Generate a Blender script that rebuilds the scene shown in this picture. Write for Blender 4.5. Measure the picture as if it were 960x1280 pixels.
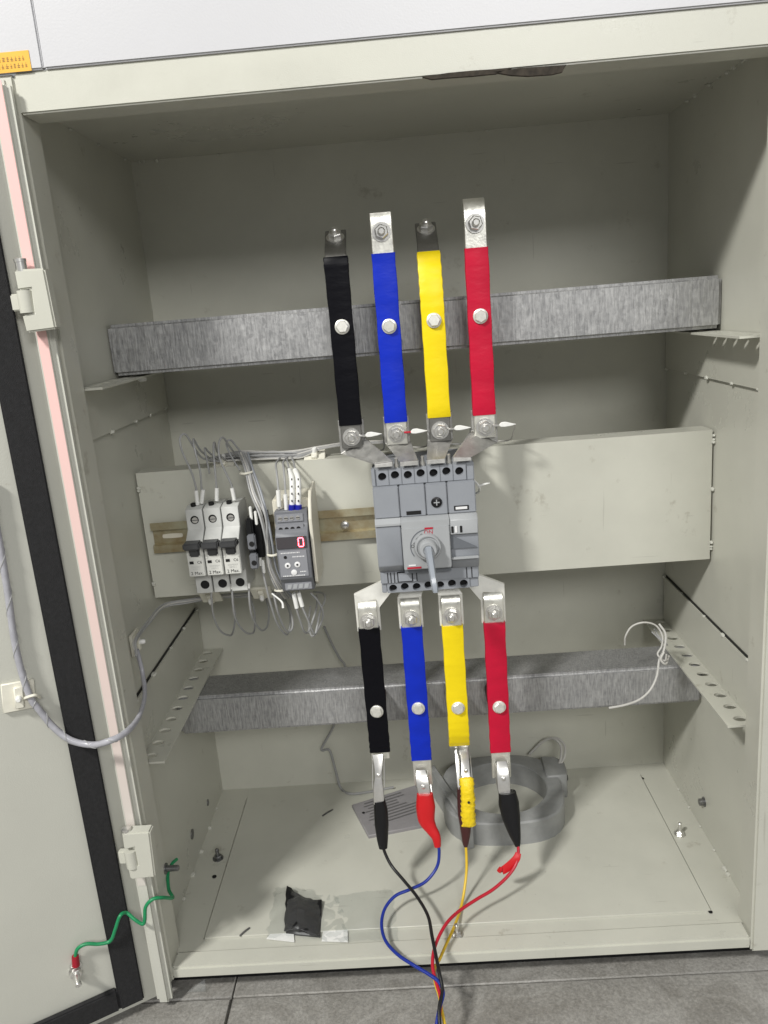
import bpy, bmesh, math, random
from mathutils import Vector, Matrix, Euler
random.seed(7)
S = bpy.context.scene
for o in list(bpy.data.objects): bpy.data.objects.remove(o)
COL = S.collection
PI = math.pi

# ------------------------------------------------------------------ camera
CAM_LOC = Vector((-0.01305, -0.68626, 0.62043))
CAM_ROT = Euler((1.3207973, 0.0793235, 0.0160959), 'XYZ')
FPX = 993.3                                   # focal length in photo pixels (960 x 1280)
cam = bpy.data.cameras.new('camera'); camo = bpy.data.objects.new('camera', cam); COL.objects.link(camo)
camo.location = CAM_LOC; camo.rotation_euler = CAM_ROT
cam.sensor_fit = 'VERTICAL'; cam.sensor_height = 24; cam.sensor_width = 18; cam.lens = FPX/1280*24
cam.clip_start = 0.02; cam.clip_end = 100
S.camera = camo
# ------------------------------------------------------------------ world and lamps (indoor, a ceiling fixture and an added front fill)
W = bpy.data.worlds.new('World'); S.world = W; W.use_nodes = True
bg = W.node_tree.nodes['Background']; bg.inputs[0].default_value = (0.96, 0.98, 1.0, 1); bg.inputs[1].default_value = 0.33
def area(name, loc, target, sx, sy, power, col):
    l = bpy.data.lights.new(name, 'AREA'); l.shape = 'RECTANGLE'; l.size = sx; l.size_y = sy; l.energy = power; l.color = col
    o = bpy.data.objects.new(name, l); COL.objects.link(o); o.location = loc
    o.rotation_euler = (Vector(target)-Vector(loc)).to_track_quat('-Z', 'Y').to_euler()
    return o
area('area_lamp', (-1.25, -1.50, 2.25), (0.05, 0.1, 0.4), 0.34, 0.22, 68, (1.0, 0.985, 0.95))  # ceiling fixture at the upper left
area('area_lamp', (0.7, -2.9, 1.95), (0, 0.1, 0.4), 1.4, 0.7, 42, (1.0, 0.99, 0.97))  # added front fill for the interior and bare metal, no source seen
S.view_settings.view_transform = 'Standard'; S.view_settings.look = 'None'
S.view_settings.exposure = 0.0; S.view_settings.gamma = 1.0; S.view_settings.use_curve_mapping = False
S.render.engine = 'CYCLES'
S.cycles.max_bounces = 8; S.cycles.diffuse_bounces = 4; S.cycles.glossy_bounces = 3; S.cycles.transmission_bounces = 4; S.cycles.transparent_max_bounces = 6

# ------------------------------------------------------------------ pixel -> place helpers (each with its own real depth)
RM = CAM_ROT.to_matrix()
def ray(x, y): return RM @ Vector(((x-480)/FPX, -(y-640)/FPX, -1))
def at(x, y, Y):
    d = ray(x, y); return CAM_LOC + d*((Y-CAM_LOC.y)/d.y)
def atz(x, y, Z):
    d = ray(x, y); return CAM_LOC + d*((Z-CAM_LOC.z)/d.z)
def atx(x, y, X):
    d = ray(x, y); return CAM_LOC + d*((X-CAM_LOC.x)/d.x)
DO = Vector((-0.299, -0.034, 0)); DA = math.radians(30)
DU = Vector((-math.cos(DA), -math.sin(DA), 0)); DN = Vector((math.sin(DA), -math.cos(DA), 0))
def atd(x, y, off=0.0):
    d = ray(x, y); return CAM_LOC + d*(((DO+DN*off-CAM_LOC).dot(DN))/d.dot(DN))

# ------------------------------------------------------------------ materials
MATS = {}
def mat(name, col, rough=0.5, metal=0.0, var=0.0, vscale=40, bump=0.0, bscale=600, stretch=(1,1,1), rvar=0.0,
        col2=None, alpha=1.0, trans=0.0, emit=None, estr=0.0, ior=1.5, dirt=None, coat=0.0, spec=0.5):
    m = bpy.data.materials.new(name); m.use_nodes = True; MATS[name] = m
    nt = m.node_tree; N = nt.nodes; L = nt.links; p = N['Principled BSDF']
    p.inputs['Base Color'].default_value = (*col, 1); p.inputs['Roughness'].default_value = rough
    p.inputs['Metallic'].default_value = metal; p.inputs['IOR'].default_value = ior
    p.inputs['Alpha'].default_value = alpha; p.inputs['Transmission Weight'].default_value = trans
    p.inputs['Coat Weight'].default_value = coat; p.inputs['Specular IOR Level'].default_value = spec
    if emit: p.inputs['Emission Color'].default_value = (*emit, 1); p.inputs['Emission Strength'].default_value = estr
    tc = N.new('ShaderNodeTexCoord'); mp = N.new('ShaderNodeMapping'); L.new(tc.outputs['Object'], mp.inputs[0])
    mp.inputs['Scale'].default_value = stretch
    colout = None
    if var > 0 or col2:
        n = N.new('ShaderNodeTexNoise'); n.inputs['Scale'].default_value = vscale; n.inputs['Detail'].default_value = 6
        n.inputs['Roughness'].default_value = 0.62
        L.new(mp.outputs[0], n.inputs['Vector'])
        r = N.new('ShaderNodeValToRGB'); L.new(n.outputs['Fac'], r.inputs[0])
        a = tuple(max(0, c*(1-var)) for c in col); b = col2 if col2 else tuple(min(1, c*(1+var)) for c in col)
        r.color_ramp.elements[0].position = 0.33; r.color_ramp.elements[1].position = 0.67
        r.color_ramp.elements[0].color = (*a, 1); r.color_ramp.elements[1].color = (*b, 1)
        colout = r.outputs[0]
        if rvar:
            mr = N.new('ShaderNodeMapRange'); L.new(n.outputs['Fac'], mr.inputs[0]); mr.inputs[1].default_value = .3; mr.inputs[2].default_value = .7
            mr.inputs[3].default_value = rough-rvar; mr.inputs[4].default_value = rough+rvar; L.new(mr.outputs[0], p.inputs['Roughness'])
    if dirt:                                  # sparse specks and smears with a shape of their own
        dcol, dscale, thr = dirt
        n2 = N.new('ShaderNodeTexNoise'); n2.inputs['Scale'].default_value = dscale; n2.inputs['Detail'].default_value = 8; n2.inputs['Roughness'].default_value = .7
        L.new(tc.outputs['Object'], n2.inputs['Vector'])
        r2 = N.new('ShaderNodeValToRGB'); L.new(n2.outputs['Fac'], r2.inputs[0])
        r2.color_ramp.elements[0].position = thr; r2.color_ramp.elements[1].position = thr+0.08
        r2.color_ramp.elements[0].color = (0,0,0,1); r2.color_ramp.elements[1].color = (.6,.6,.6,1)
        mx = N.new('ShaderNodeMixRGB'); L.new(r2.outputs[0], mx.inputs[0])
        if colout: L.new(colout, mx.inputs[1])
        else: mx.inputs[1].default_value = (*col, 1)
        mx.inputs[2].default_value = (*dcol, 1); colout = mx.outputs[0]
    if colout: L.new(colout, p.inputs['Base Color'])
    if bump > 0:
        nb = N.new('ShaderNodeTexNoise'); nb.inputs['Scale'].default_value = bscale; nb.inputs['Detail'].default_value = 4
        L.new(mp.outputs[0], nb.inputs['Vector'])
        bn = N.new('ShaderNodeBump'); bn.inputs['Strength'].default_value = bump; bn.inputs['Distance'].default_value = 0.002
        L.new(nb.outputs['Fac'], bn.inputs['Height']); L.new(bn.outputs[0], p.inputs['Normal'])
    return m

def scratch(m):                                   # sparse fine scratches down to the primer
    nt = m.node_tree; N = nt.nodes; L = nt.links; p = N['Principled BSDF']; src = p.inputs['Base Color'].links[0].from_socket
    tc = N.new('ShaderNodeTexCoord')
    for rot, sc in (((.3,.5,.2), (90,90,4)), ((1.2,.3,.9), (6,110,110))):
        mp = N.new('ShaderNodeMapping'); mp.inputs['Scale'].default_value = sc; mp.inputs['Rotation'].default_value = rot; L.new(tc.outputs['Object'], mp.inputs[0])
        n = N.new('ShaderNodeTexNoise'); n.inputs['Scale'].default_value = 3.0; n.inputs['Detail'].default_value = 1; L.new(mp.outputs[0], n.inputs['Vector'])
        r = N.new('ShaderNodeValToRGB'); L.new(n.outputs['Fac'], r.inputs[0]); e = r.color_ramp.elements; e[0].position = .775; e[0].color = (0,0,0,1); e[1].position = .80; e[1].color = (.5,.5,.5,1)
        mx = N.new('ShaderNodeMixRGB'); L.new(r.outputs[0], mx.inputs[0]); L.new(src, mx.inputs[1]); mx.inputs[2].default_value = (.36,.35,.30,1); src = mx.outputs[0]
    L.new(src, p.inputs['Base Color'])
PAINT = mat('cabinet_paint', (.528,.526,.458), .34, var=.055, vscale=9, rvar=.09, bump=.10, bscale=1500, dirt=((.34,.32,.26), 30, .625))
scratch(PAINT)
PAINTD = mat('door_paint', (.535,.535,.475), .36, var=.04, vscale=7, bump=.10, bscale=900, dirt=((.36,.33,.27), 25, .68))
WHITE = mat('white_paint', (.53,.53,.545), .35, var=.02, vscale=6, bump=.05, bscale=700)
def reflection_material():
    m = mat('pink_reflection', (.86,.60,.55), .35)                # reddish light reflected on the door edge, painted in, fading downwards
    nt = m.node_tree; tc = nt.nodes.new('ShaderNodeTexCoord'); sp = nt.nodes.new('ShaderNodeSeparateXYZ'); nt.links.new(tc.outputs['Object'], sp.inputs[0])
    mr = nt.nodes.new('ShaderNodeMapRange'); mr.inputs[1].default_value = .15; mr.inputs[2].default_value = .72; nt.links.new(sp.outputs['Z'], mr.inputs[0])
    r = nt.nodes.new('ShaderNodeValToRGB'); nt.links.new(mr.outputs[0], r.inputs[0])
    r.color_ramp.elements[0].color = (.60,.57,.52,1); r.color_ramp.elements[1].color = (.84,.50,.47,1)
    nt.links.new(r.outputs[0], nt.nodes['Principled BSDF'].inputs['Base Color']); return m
PINK = reflection_material()
def galv_material():
    m = bpy.data.materials.new('galvanised_steel'); m.use_nodes = True; nt = m.node_tree; N = nt.nodes; L = nt.links; p = N['Principled BSDF']
    p.inputs['Metallic'].default_value = .55
    tc = N.new('ShaderNodeTexCoord'); mp = N.new('ShaderNodeMapping'); mp.inputs['Scale'].default_value = (1, 1, .13); L.new(tc.outputs['Object'], mp.inputs[0])
    st = N.new('ShaderNodeTexNoise'); st.inputs['Scale'].default_value = 620; st.inputs['Detail'].default_value = 5; L.new(mp.outputs[0], st.inputs['Vector'])
    vo = N.new('ShaderNodeTexVoronoi'); vo.inputs['Scale'].default_value = 330; L.new(tc.outputs['Object'], vo.inputs['Vector'])
    bl = N.new('ShaderNodeTexNoise'); bl.inputs['Scale'].default_value = 13; bl.inputs['Detail'].default_value = 7; bl.inputs['Roughness'].default_value = .68; L.new(tc.outputs['Object'], bl.inputs['Vector'])
    sp = N.new('ShaderNodeSeparateColor'); L.new(vo.outputs['Color'], sp.inputs[0])
    def mad(a, k, c):
        q = N.new('ShaderNodeMath'); q.operation = 'MULTIPLY_ADD'; L.new(a, q.inputs[0]); q.inputs[1].default_value = k
        if isinstance(c, float): q.inputs[2].default_value = c
        else: L.new(c, q.inputs[2])
        return q.outputs[0]
    v = mad(bl.outputs['Fac'], .42, mad(sp.outputs[0], .09, mad(st.outputs['Fac'], .80, -.31)))
    r = N.new('ShaderNodeValToRGB'); L.new(v, r.inputs[0]); e = r.color_ramp.elements
    e[0].position = .05; e[0].color = (.20,.20,.205,1); e[1].position = .62; e[1].color = (.52,.52,.515,1)
    L.new(r.outputs[0], p.inputs['Base Color'])
    mr = N.new('ShaderNodeMapRange'); L.new(sp.outputs[1], mr.inputs[0]); mr.inputs[3].default_value = .34; mr.inputs[4].default_value = .55; L.new(mr.outputs[0], p.inputs['Roughness'])
    b = N.new('ShaderNodeBump'); b.inputs['Strength'].default_value = .22; b.inputs['Distance'].default_value = .002; L.new(st.outputs['Fac'], b.inputs['Height']); L.new(b.outputs[0], p.inputs['Normal'])
    return m
GALV = galv_material()
ZINC = mat('zinc_plate_gold', (.56,.43,.24), .33, metal=.6, var=.35, vscale=45, bump=.06, bscale=300, stretch=(1,1,1), col2=(.52,.50,.36))
STEEL = mat('bright_steel', (.70,.69,.66), .30, metal=.85, var=.05, vscale=200)
BOLT = mat('plated_bolt', (.78,.77,.71), .36, metal=.55, var=.10, vscale=260)
DSTEEL = mat('dark_steel', (.20,.20,.20), .4, metal=.8, var=.3, vscale=200)
TIN = mat('tinned_copper', (.80,.79,.72), .34, metal=.78, var=.08, vscale=130, bump=.08, bscale=500, rvar=.10)
TIND = mat('shaded_tinned_copper', (.25,.245,.23), .36, metal=.8, var=.12, vscale=120, bump=.08, bscale=500)  # dark ceiling mirrored in the bent-back tips, put into the colour
BLACKS = mat('black_sleeve', (.003,.003,.005), .42, spec=.14, bump=.55, bscale=60, stretch=(.5,1,1))
BLUES = mat('blue_sleeve', (.002,.022,.44), .42, spec=.3, var=.08, vscale=60, bump=.55, bscale=60, stretch=(.5,1,1))
YELS = mat('yellow_sleeve', (.84,.64,.006), .42, spec=.3, var=.04, vscale=60, bump=.55, bscale=60, stretch=(.5,1,1))
REDS = mat('red_sleeve', (.50,.005,.033), .42, spec=.3, var=.07, vscale=60, bump=.55, bscale=60, stretch=(.5,1,1))
RUBBER = mat('foam_rubber', (.014,.014,.015), .85, var=.3, vscale=300, bump=.4, bscale=1400)
SWGREY = mat('switch_grey', (.27,.285,.31), .48, var=.03, vscale=40, bump=.08, bscale=1800)
SWLIGHT = mat('switch_light_grey', (.36,.372,.38), .42, var=.03, vscale=40, bump=.05, bscale=1800)
SWDARK = mat('switch_dark_grey', (.13,.14,.155), .5, var=.04, vscale=40, bump=.08, bscale=1800)
LEVER = mat('lever_plastic', (.29,.315,.35), .22, var=.05, vscale=60, coat=.3)
BLACK = mat('black_plastic', (.007,.007,.008), .36, spec=.35, bump=.08, bscale=900)
HOLE = mat('socket_black', (.004,.004,.004), .8)
MCBW = mat('breaker_white', (.62,.62,.58), .42, var=.03, vscale=60, bump=.05, bscale=1800)
MCBG = mat('breaker_grey', (.54,.545,.52), .5, var=.04, vscale=60)
TOGG = mat('toggle_charcoal', (.045,.046,.048), .42, bump=.06, bscale=900)
RELG = mat('relay_grey', (.155,.16,.175), .48, var=.04, vscale=80, bump=.06, bscale=1500)
RELP = mat('relay_panel', (.25,.255,.275), .42, var=.03, vscale=80)
CREAM = mat('cream_plastic', (.66,.63,.53), .45, var=.04, vscale=70)
LEDR = mat('led_red', (.9,.05,.05), .4, emit=(1.0,.055,.075), estr=18)
LEDW = mat('display_window', (.06,.055,.06), .2)
INK = mat('ink_black', (.015,.015,.015), .6)
INKW = mat('ink_white', (.75,.75,.75), .6)
INKR = mat('ink_red', (.42,.012,.03), .5)
MARK = mat('white_marker_sleeve', (.78,.78,.75), .5, var=.04, vscale=300)
FERB = mat('ferrule_blue', (.008,.012,.30), .4)
WGREY = mat('wire_grey', (.32,.322,.32), .42, var=.06, vscale=200)
WPALE = mat('wire_pale', (.50,.49,.46), .42, var=.05, vscale=200)
WRAP = mat('spiral_wrap', (.36,.36,.39), .28, var=.10, vscale=160, bump=.05, bscale=300)
NYLON = mat('nylon_white', (.74,.72,.62), .4, var=.05, vscale=120)
WBLACK = mat('lead_black', (.010,.010,.011), .36)
WBLUE = mat('lead_blue', (.010,.028,.26), .36)
WYEL = mat('lead_yellow', (.70,.47,.03), .38)
WRED = mat('lead_red', (.46,.012,.03), .36)
BROWN = mat('boot_brown', (.05,.012,.012), .4, bump=.08, bscale=400)
BOOTR = mat('boot_red', (.55,.008,.012), .38, bump=.1, bscale=300)
TAPE = mat('yellow_tape', (.85,.62,.01), .45, var=.08, vscale=200, bump=.5, bscale=320)
WGREEN = mat('wire_green', (.01,.23,.085), .38, var=.06, vscale=120)
CTG = mat('transformer_grey', (.27,.275,.27), .42, var=.10, vscale=60, bump=.12, bscale=900)
CARD = mat('card_grey', (.25,.24,.245), .6, var=.08, vscale=40)
INSU = mat('insulator_brown', (.045,.016,.012), .45)
LABY = mat('label_yellow', (.75,.40,.03), .5, var=.04, vscale=60)
LABI = mat('label_ink', (.24,.13,.03), .6)
def film_material():
    m = bpy.data.materials.new('clear_film'); m.use_nodes = True; nt = m.node_tree; N = nt.nodes; L = nt.links
    N.remove(N['Principled BSDF']); out = N['Material Output']
    tr = N.new('ShaderNodeBsdfTransparent'); tr.inputs[0].default_value = (.95,.96,.96,1); gl = N.new('ShaderNodeBsdfGlossy'); gl.inputs['Roughness'].default_value = .16
    di = N.new('ShaderNodeBsdfDiffuse'); di.inputs[0].default_value = (.9,.9,.9,1)
    lw = N.new('ShaderNodeLayerWeight'); lw.inputs['Blend'].default_value = .22
    tc = N.new('ShaderNodeTexCoord'); n = N.new('ShaderNodeTexNoise'); n.inputs['Scale'].default_value = 75; n.inputs['Detail'].default_value = 3; L.new(tc.outputs['Object'], n.inputs['Vector'])
    b = N.new('ShaderNodeBump'); b.inputs['Strength'].default_value = .5; b.inputs['Distance'].default_value = .0012; L.new(n.outputs['Fac'], b.inputs['Height'])
    for q in (gl, lw): L.new(b.outputs[0], q.inputs['Normal'])
    m1 = N.new('ShaderNodeMixShader'); m1.inputs[0].default_value = .035; L.new(tr.outputs[0], m1.inputs[1]); L.new(di.outputs[0], m1.inputs[2])
    m2 = N.new('ShaderNodeMixShader'); mu = N.new('ShaderNodeMath'); mu.operation = 'MULTIPLY_ADD'; mu.inputs[1].default_value = .42; mu.inputs[2].default_value = .02; L.new(lw.outputs['Facing'], mu.inputs[0]); L.new(mu.outputs[0], m2.inputs[0]); L.new(m1.outputs[0], m2.inputs[1]); L.new(gl.outputs[0], m2.inputs[2]); L.new(m2.outputs[0], out.inputs['Surface'])
    return m
CLEAR = film_material()
RUST = mat('torn_foam', (.035,.028,.02), .9, var=.4, vscale=150, bump=.4, bscale=300)

def tile_material():
    m = bpy.data.materials.new('rustic_tile'); m.use_nodes = True; nt = m.node_tree; N = nt.nodes; L = nt.links; p = N['Principled BSDF']
    tc = N.new('ShaderNodeTexCoord')
    n = N.new('ShaderNodeTexNoise'); n.inputs['Scale'].default_value = 14; n.inputs['Detail'].default_value = 10; n.inputs['Roughness'].default_value = .72; n.inputs['Distortion'].default_value = .8
    L.new(tc.outputs['Object'], n.inputs['Vector'])
    r = N.new('ShaderNodeValToRGB'); L.new(n.outputs['Fac'], r.inputs[0])
    e = r.color_ramp.elements; e[0].position = .30; e[0].color = (.19,.18,.16,1); e[1].position = .74; e[1].color = (.40,.39,.365,1)
    v = N.new('ShaderNodeTexNoise'); v.inputs['Scale'].default_value = 330; v.inputs['Detail'].default_value = 5; v.inputs['Roughness'].default_value = .75
    L.new(tc.outputs['Object'], v.inputs['Vector'])
    r2 = N.new('ShaderNodeValToRGB'); L.new(v.outputs['Fac'], r2.inputs[0])
    r2.color_ramp.elements[0].position = .38; r2.color_ramp.elements[0].color = (.78,.78,.78,1); r2.color_ramp.elements[1].position = .68; r2.color_ramp.elements[1].color = (1.22,1.22,1.22,1)
    mx = N.new('ShaderNodeMixRGB'); mx.blend_type = 'MULTIPLY'; mx.inputs[0].default_value = 1; L.new(r.outputs[0], mx.inputs[1]); L.new(r2.outputs[0], mx.inputs[2])
    L.new(mx.outputs[0], p.inputs['Base Color'])
    mr = N.new('ShaderNodeMapRange'); L.new(v.outputs['Fac'], mr.inputs[0]); mr.inputs[3].default_value = .22; mr.inputs[4].default_value = .5
    L.new(mr.outputs[0], p.inputs['Roughness'])
    ad = N.new('ShaderNodeMath'); ad.operation = 'MULTIPLY_ADD'; ad.inputs[1].default_value = .25; L.new(v.outputs['Fac'], ad.inputs[0]); L.new(n.outputs['Fac'], ad.inputs[2])
    b = N.new('ShaderNodeBump'); b.inputs['Strength'].default_value = .40; b.inputs['Distance'].default_value = .006; L.new(ad.outputs[0], b.inputs['Height']); L.new(b.outputs[0], p.inputs['Normal'])
    return m
TILE = tile_material()
GROUT = mat('grout', (.24,.23,.21), .9, var=.3, vscale=120, bump=.4, bscale=300)

# ------------------------------------------------------------------ mesh builder
class B:
    def __init__(s): s.bm = bmesh.new()
    def _merge(s, t):
        me = bpy.data.meshes.new('t'); t.to_mesh(me); t.free(); s.bm.from_mesh(me); bpy.data.meshes.remove(me); return s
    def box(s, x0, x1, y0, y1, z0, z1, bev=0.0, seg=2):
        t = bmesh.new(); v = [t.verts.new((x, y, z)) for x in (x0, x1) for y in (y0, y1) for z in (z0, z1)]
        for f in ((0,1,3,2), (4,6,7,5), (0,4,5,1), (2,3,7,6), (0,2,6,4), (1,5,7,3)): t.faces.new([v[i] for i in f])
        if bev > 0: bmesh.ops.bevel(t, geom=t.edges[:], offset=bev, segments=seg, affect='EDGES', clamp_overlap=True)
        return s._merge(t)
    def prism(s, pts, vec, bev=0.0, seg=1):          # polygon of 3-D points extruded by vec
        t = bmesh.new(); vec = Vector(vec); a = [t.verts.new(p) for p in pts]; b = [t.verts.new(Vector(p)+vec) for p in pts]; n = len(pts)
        t.faces.new(a[::-1]); t.faces.new(b)
        for i in range(n): t.faces.new((a[i], a[(i+1) % n], b[(i+1) % n], b[i]))
        bmesh.ops.recalc_face_normals(t, faces=t.faces[:])
        if bev > 0: bmesh.ops.bevel(t, geom=t.edges[:], offset=bev, segments=seg, affect='EDGES', clamp_overlap=True)
        return s._merge(t)
    def loft(s, rings, cap=True):
        t = s.bm; R = [[t.verts.new(p) for p in r] for r in rings]; n = len(R[0])
        for a, b in zip(R, R[1:]):
            for i in range(n): t.faces.new((a[i], a[(i+1) % n], b[(i+1) % n], b[i]))
        if cap: t.faces.new(R[0][::-1]); t.faces.new(R[-1])
        return s
    def tube(s, pts, r, n=8, res=6):
        P = spline([Vector(p) for p in pts], res); m = len(P); T = []
        rs = r if isinstance(r, (list, tuple)) else None
        for i in range(m): T.append((P[min(i+1, m-1)]-P[max(i-1, 0)]).normalized())
        up = Vector((0,0,1)) if abs(T[0].z) < .9 else Vector((1,0,0))
        nn = (up - T[0]*up.dot(T[0])).normalized(); rings = []
        for i in range(m):
            nn = (nn - T[i]*nn.dot(T[i])).normalized(); bb = T[i].cross(nn)
            if rs: f = i/(m-1)*(len(rs)-1); k = min(int(f), len(rs)-2); rr = rs[k]*(1-f+k)+rs[k+1]*(f-k)
            else: rr = r
            rings.append([P[i]+nn*math.cos(a)*rr+bb*math.sin(a)*rr for a in [2*PI*j/n for j in range(n)]])
        return s.loft(rings)
    def lathe(s, o, d, prof, n=16):                   # prof: (radius, height along d)
        o = Vector(o); d = Vector(d).normalized(); up = Vector((0,0,1)) if abs(d.z) < .9 else Vector((1,0,0))
        u = d.cross(up).normalized(); w = d.cross(u)
        return s.loft([[o+d*h+(u*math.cos(a)+w*math.sin(a))*max(r, 1e-5) for a in [2*PI*j/n for j in range(n)]] for r, h in prof])
    def nut(s, o, d, r, h, rot=0.0):
        o = Vector(o); d = Vector(d).normalized(); up = Vector((0,0,1)) if abs(d.z) < .9 else Vector((1,0,0))
        u = d.cross(up).normalized(); w = d.cross(u); c = r*.12
        return s.loft([[o+d*hh+(u*math.cos(a)+w*math.sin(a))*rr for a in [rot+2*PI*j/6 for j in range(6)]] for rr, hh in ((r,0),(r,h-c),(r-c,h))])
    def sheet(s, path, x0, x1, th):                   # strip bent along a (y, z) path, thickness th behind the path
        P = [Vector((0, y, z)) for y, z in path]; m = len(P); rings = []
        for i in range(m):
            t = (P[min(i+1, m-1)]-P[max(i-1, 0)]).normalized(); nn = Vector((0, t.z, -t.y))
            if nn.y < -1e-6 and abs(nn.y) > abs(nn.z): nn = -nn
            if nn.y < 0 and abs(nn.y) <= abs(nn.z): nn = -nn
            a = P[i]; b = P[i]+nn*th
            c = min(.0006, th*.25)
            rings.append([Vector((x0+c, a.y, a.z)), Vector((x1-c, a.y, a.z)), Vector((x1, a.y+nn.y*c, a.z+nn.z*c)), Vector((x1, b.y, b.z)), Vector((x0, b.y, b.z)), Vector((x0, a.y+nn.y*c, a.z+nn.z*c))])
        s.loft(rings); bmesh.ops.recalc_face_normals(s.bm, faces=s.bm.faces[:]); return s
    def plate_holes(s, x0, x1, ys, z0, z1, holes, rx, ry, n=16, ax='Z'):
        # rows of cells along Y, each with an oval hole through thickness z0..z1; holes: list of (cx, cy) or None per cell
        t = s.bm
        def pt(x, y, z): return (x, y, z) if ax == 'Z' else (x, z, y)
        for (y0, y1), h in zip(zip(ys, ys[1:]), holes):
            if h is None:
                v = [[t.verts.new(pt(x, y, z)) for x, y in ((x0,y0),(x1,y0),(x1,y1),(x0,y1))] for z in (z0, z1)]
                t.faces.new(v[0][::-1]); t.faces.new(v[1]); continue
            cx, cy = h; outer = []; inner = []
            for j in range(n):
                a = 2*PI*(j+.5)/n; c, q = math.cos(a), math.sin(a); inner.append((cx+rx*c, cy+ry*q))
                tx = ((x1-cx) if c > 0 else (x0-cx))/c if abs(c) > 1e-6 else 1e9; ty = ((y1-cy) if q > 0 else (y0-cy))/q if abs(q) > 1e-6 else 1e9
                k = min(tx, ty); outer.append((cx+k*c, cy+k*q))
            cor = [(x1,y1),(x0,y1),(x0,y0),(x1,y0)]
            O = [[t.verts.new(pt(*p, z)) for p in outer] for z in (z0, z1)]; I = [[t.verts.new(pt(*p, z)) for p in inner] for z in (z0, z1)]
            for j in range(n):
                k = (j+1) % n
                t.faces.new((O[1][j], O[1][k], I[1][k], I[1][j])); t.faces.new((O[0][k], O[0][j], I[0][j], I[0][k])); t.faces.new((I[1][j], I[1][k], I[0][k], I[0][j]))
                same = any(abs(outer[j][i]-outer[k][i]) < 1e-7 and abs(outer[j][i]-b) < 1e-7 for i, bs in ((0,(x0,x1)),(1,(y0,y1))) for b in bs)
                if not same:
                    q = min(cor, key=lambda c: (c[0]-outer[j][0])**2+(c[1]-outer[j][1])**2+(c[0]-outer[k][0])**2+(c[1]-outer[k][1])**2)
                    for zi, z in enumerate((z0, z1)):
                        w = t.verts.new(pt(*q, z)); t.faces.new((O[zi][j], w, O[zi][k]) if zi else (O[zi][k], w, O[zi][j]))
        ya, yb = ys[0], ys[-1]
        for a, b in (((x0,ya),(x1,ya)), ((x1,ya),(x1,yb)), ((x1,yb),(x0,yb)), ((x0,yb),(x0,ya))):
            t.faces.new([t.verts.new(pt(*a, z0)), t.verts.new(pt(*b, z0)), t.verts.new(pt(*b, z1)), t.verts.new(pt(*a, z1))])
        bmesh.ops.remove_doubles(t, verts=t.verts[:], dist=1e-6); bmesh.ops.recalc_face_normals(t, faces=t.faces[:]); return s
    def xf(s, M): bmesh.ops.transform(s.bm, matrix=M, verts=s.bm.verts[:]); return s
    def build(s, name, m, parent=None, smooth=40, local=False):
        me = bpy.data.meshes.new(name); s.bm.to_mesh(me); s.bm.free(); me.materials.append(m)
        if smooth:
            for f in me.polygons: f.use_smooth = True
            me.set_sharp_from_angle(angle=math.radians(smooth))
        return link(name, me, parent, local)
def spline(P, res):
    if len(P) < 3 or res <= 1: return P
    Q = []
    for i in range(len(P)-1):
        p0 = P[i-1] if i else P[0]*2-P[1]; p1 = P[i]; p2 = P[i+1]; p3 = P[i+2] if i+2 < len(P) else P[-1]*2-P[-2]
        for k in range(res):
            t = k/res; Q.append(.5*((2*p1)+(p2-p0)*t+(2*p0-5*p1+4*p2-p3)*t*t+(3*p1-p0-3*p2+p3)*t**3))
    return Q+[P[-1]]
WLOC = {}
def link(name, data, parent, local):
    o = bpy.data.objects.new(name, data); COL.objects.link(o)
    if parent:
        o.parent = parent
        if not local and parent.name in WLOC: o.matrix_parent_inverse = Matrix.Translation(-WLOC[parent.name])
    return o
def tag(o, label, cat, group=None):
    o['label'] = label; o['category'] = cat
    if group: o['group'] = group
    return o
def thing(name, loc, label, cat, group=None):
    o = bpy.data.objects.new(name, None); COL.objects.link(o); o.location = loc; o.empty_display_size = .02; WLOC[o.name] = Vector(loc)
    return tag(o, label, cat, group)
def text(name, s, loc, size, m, parent, rotz=0.0, local=False, align='CENTER', tilt=0.0):
    c = bpy.data.curves.new('txt', 'FONT'); c.body = s; c.size = size; c.align_x = align; c.align_y = 'CENTER'; c.extrude = .00004; c.resolution_u = 2
    t = bpy.data.objects.new('txt', c); COL.objects.link(t); dg = bpy.context.evaluated_depsgraph_get()
    me = bpy.data.meshes.new_from_object(t.evaluated_get(dg)); bpy.data.objects.remove(t); bpy.data.curves.remove(c)
    me.materials.clear(); me.materials.append(m)
    me.transform(Matrix.Translation(loc) @ Matrix.Rotation(tilt, 4, 'X') @ Matrix.Rotation(PI/2, 4, 'X') @ Matrix.Rotation(rotz, 4, 'Z')); me.name = name
    return link(name, me, parent, local)
def copy_tree(o, parent=None):
    c = o.copy(); COL.objects.link(c); c.parent = parent
    for ch in list(o.children): copy_tree(ch, c)
    return c
def ring(c, r, ax='Y', n=20): return [(c[0]+r*math.cos(2*PI*j/n), c[1], c[2]+r*math.sin(2*PI*j/n)) for j in range(n)]

# ================================================================== floor
FZ = -0.036
fl = B().box(-4, 4, -4, 3, FZ-.05, FZ-.006).build('floor', GROUT); fl['kind'] = 'structure'
_q = atz(290, 1247, FZ); tx0, ty0, TS = _q.x, _q.y, 0.60
for i in range(-3, 4):
    for j in range(-3, 2):
        x0 = tx0+i*TS; y0 = ty0+j*TS; dz = random.uniform(-.0006, .0006)
        B().box(x0+.0008, x0+TS-.0008, y0+.0008, y0+TS-.0008, FZ-.0062, FZ+dz, .0012, 1).build('tile', TILE, fl)

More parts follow.
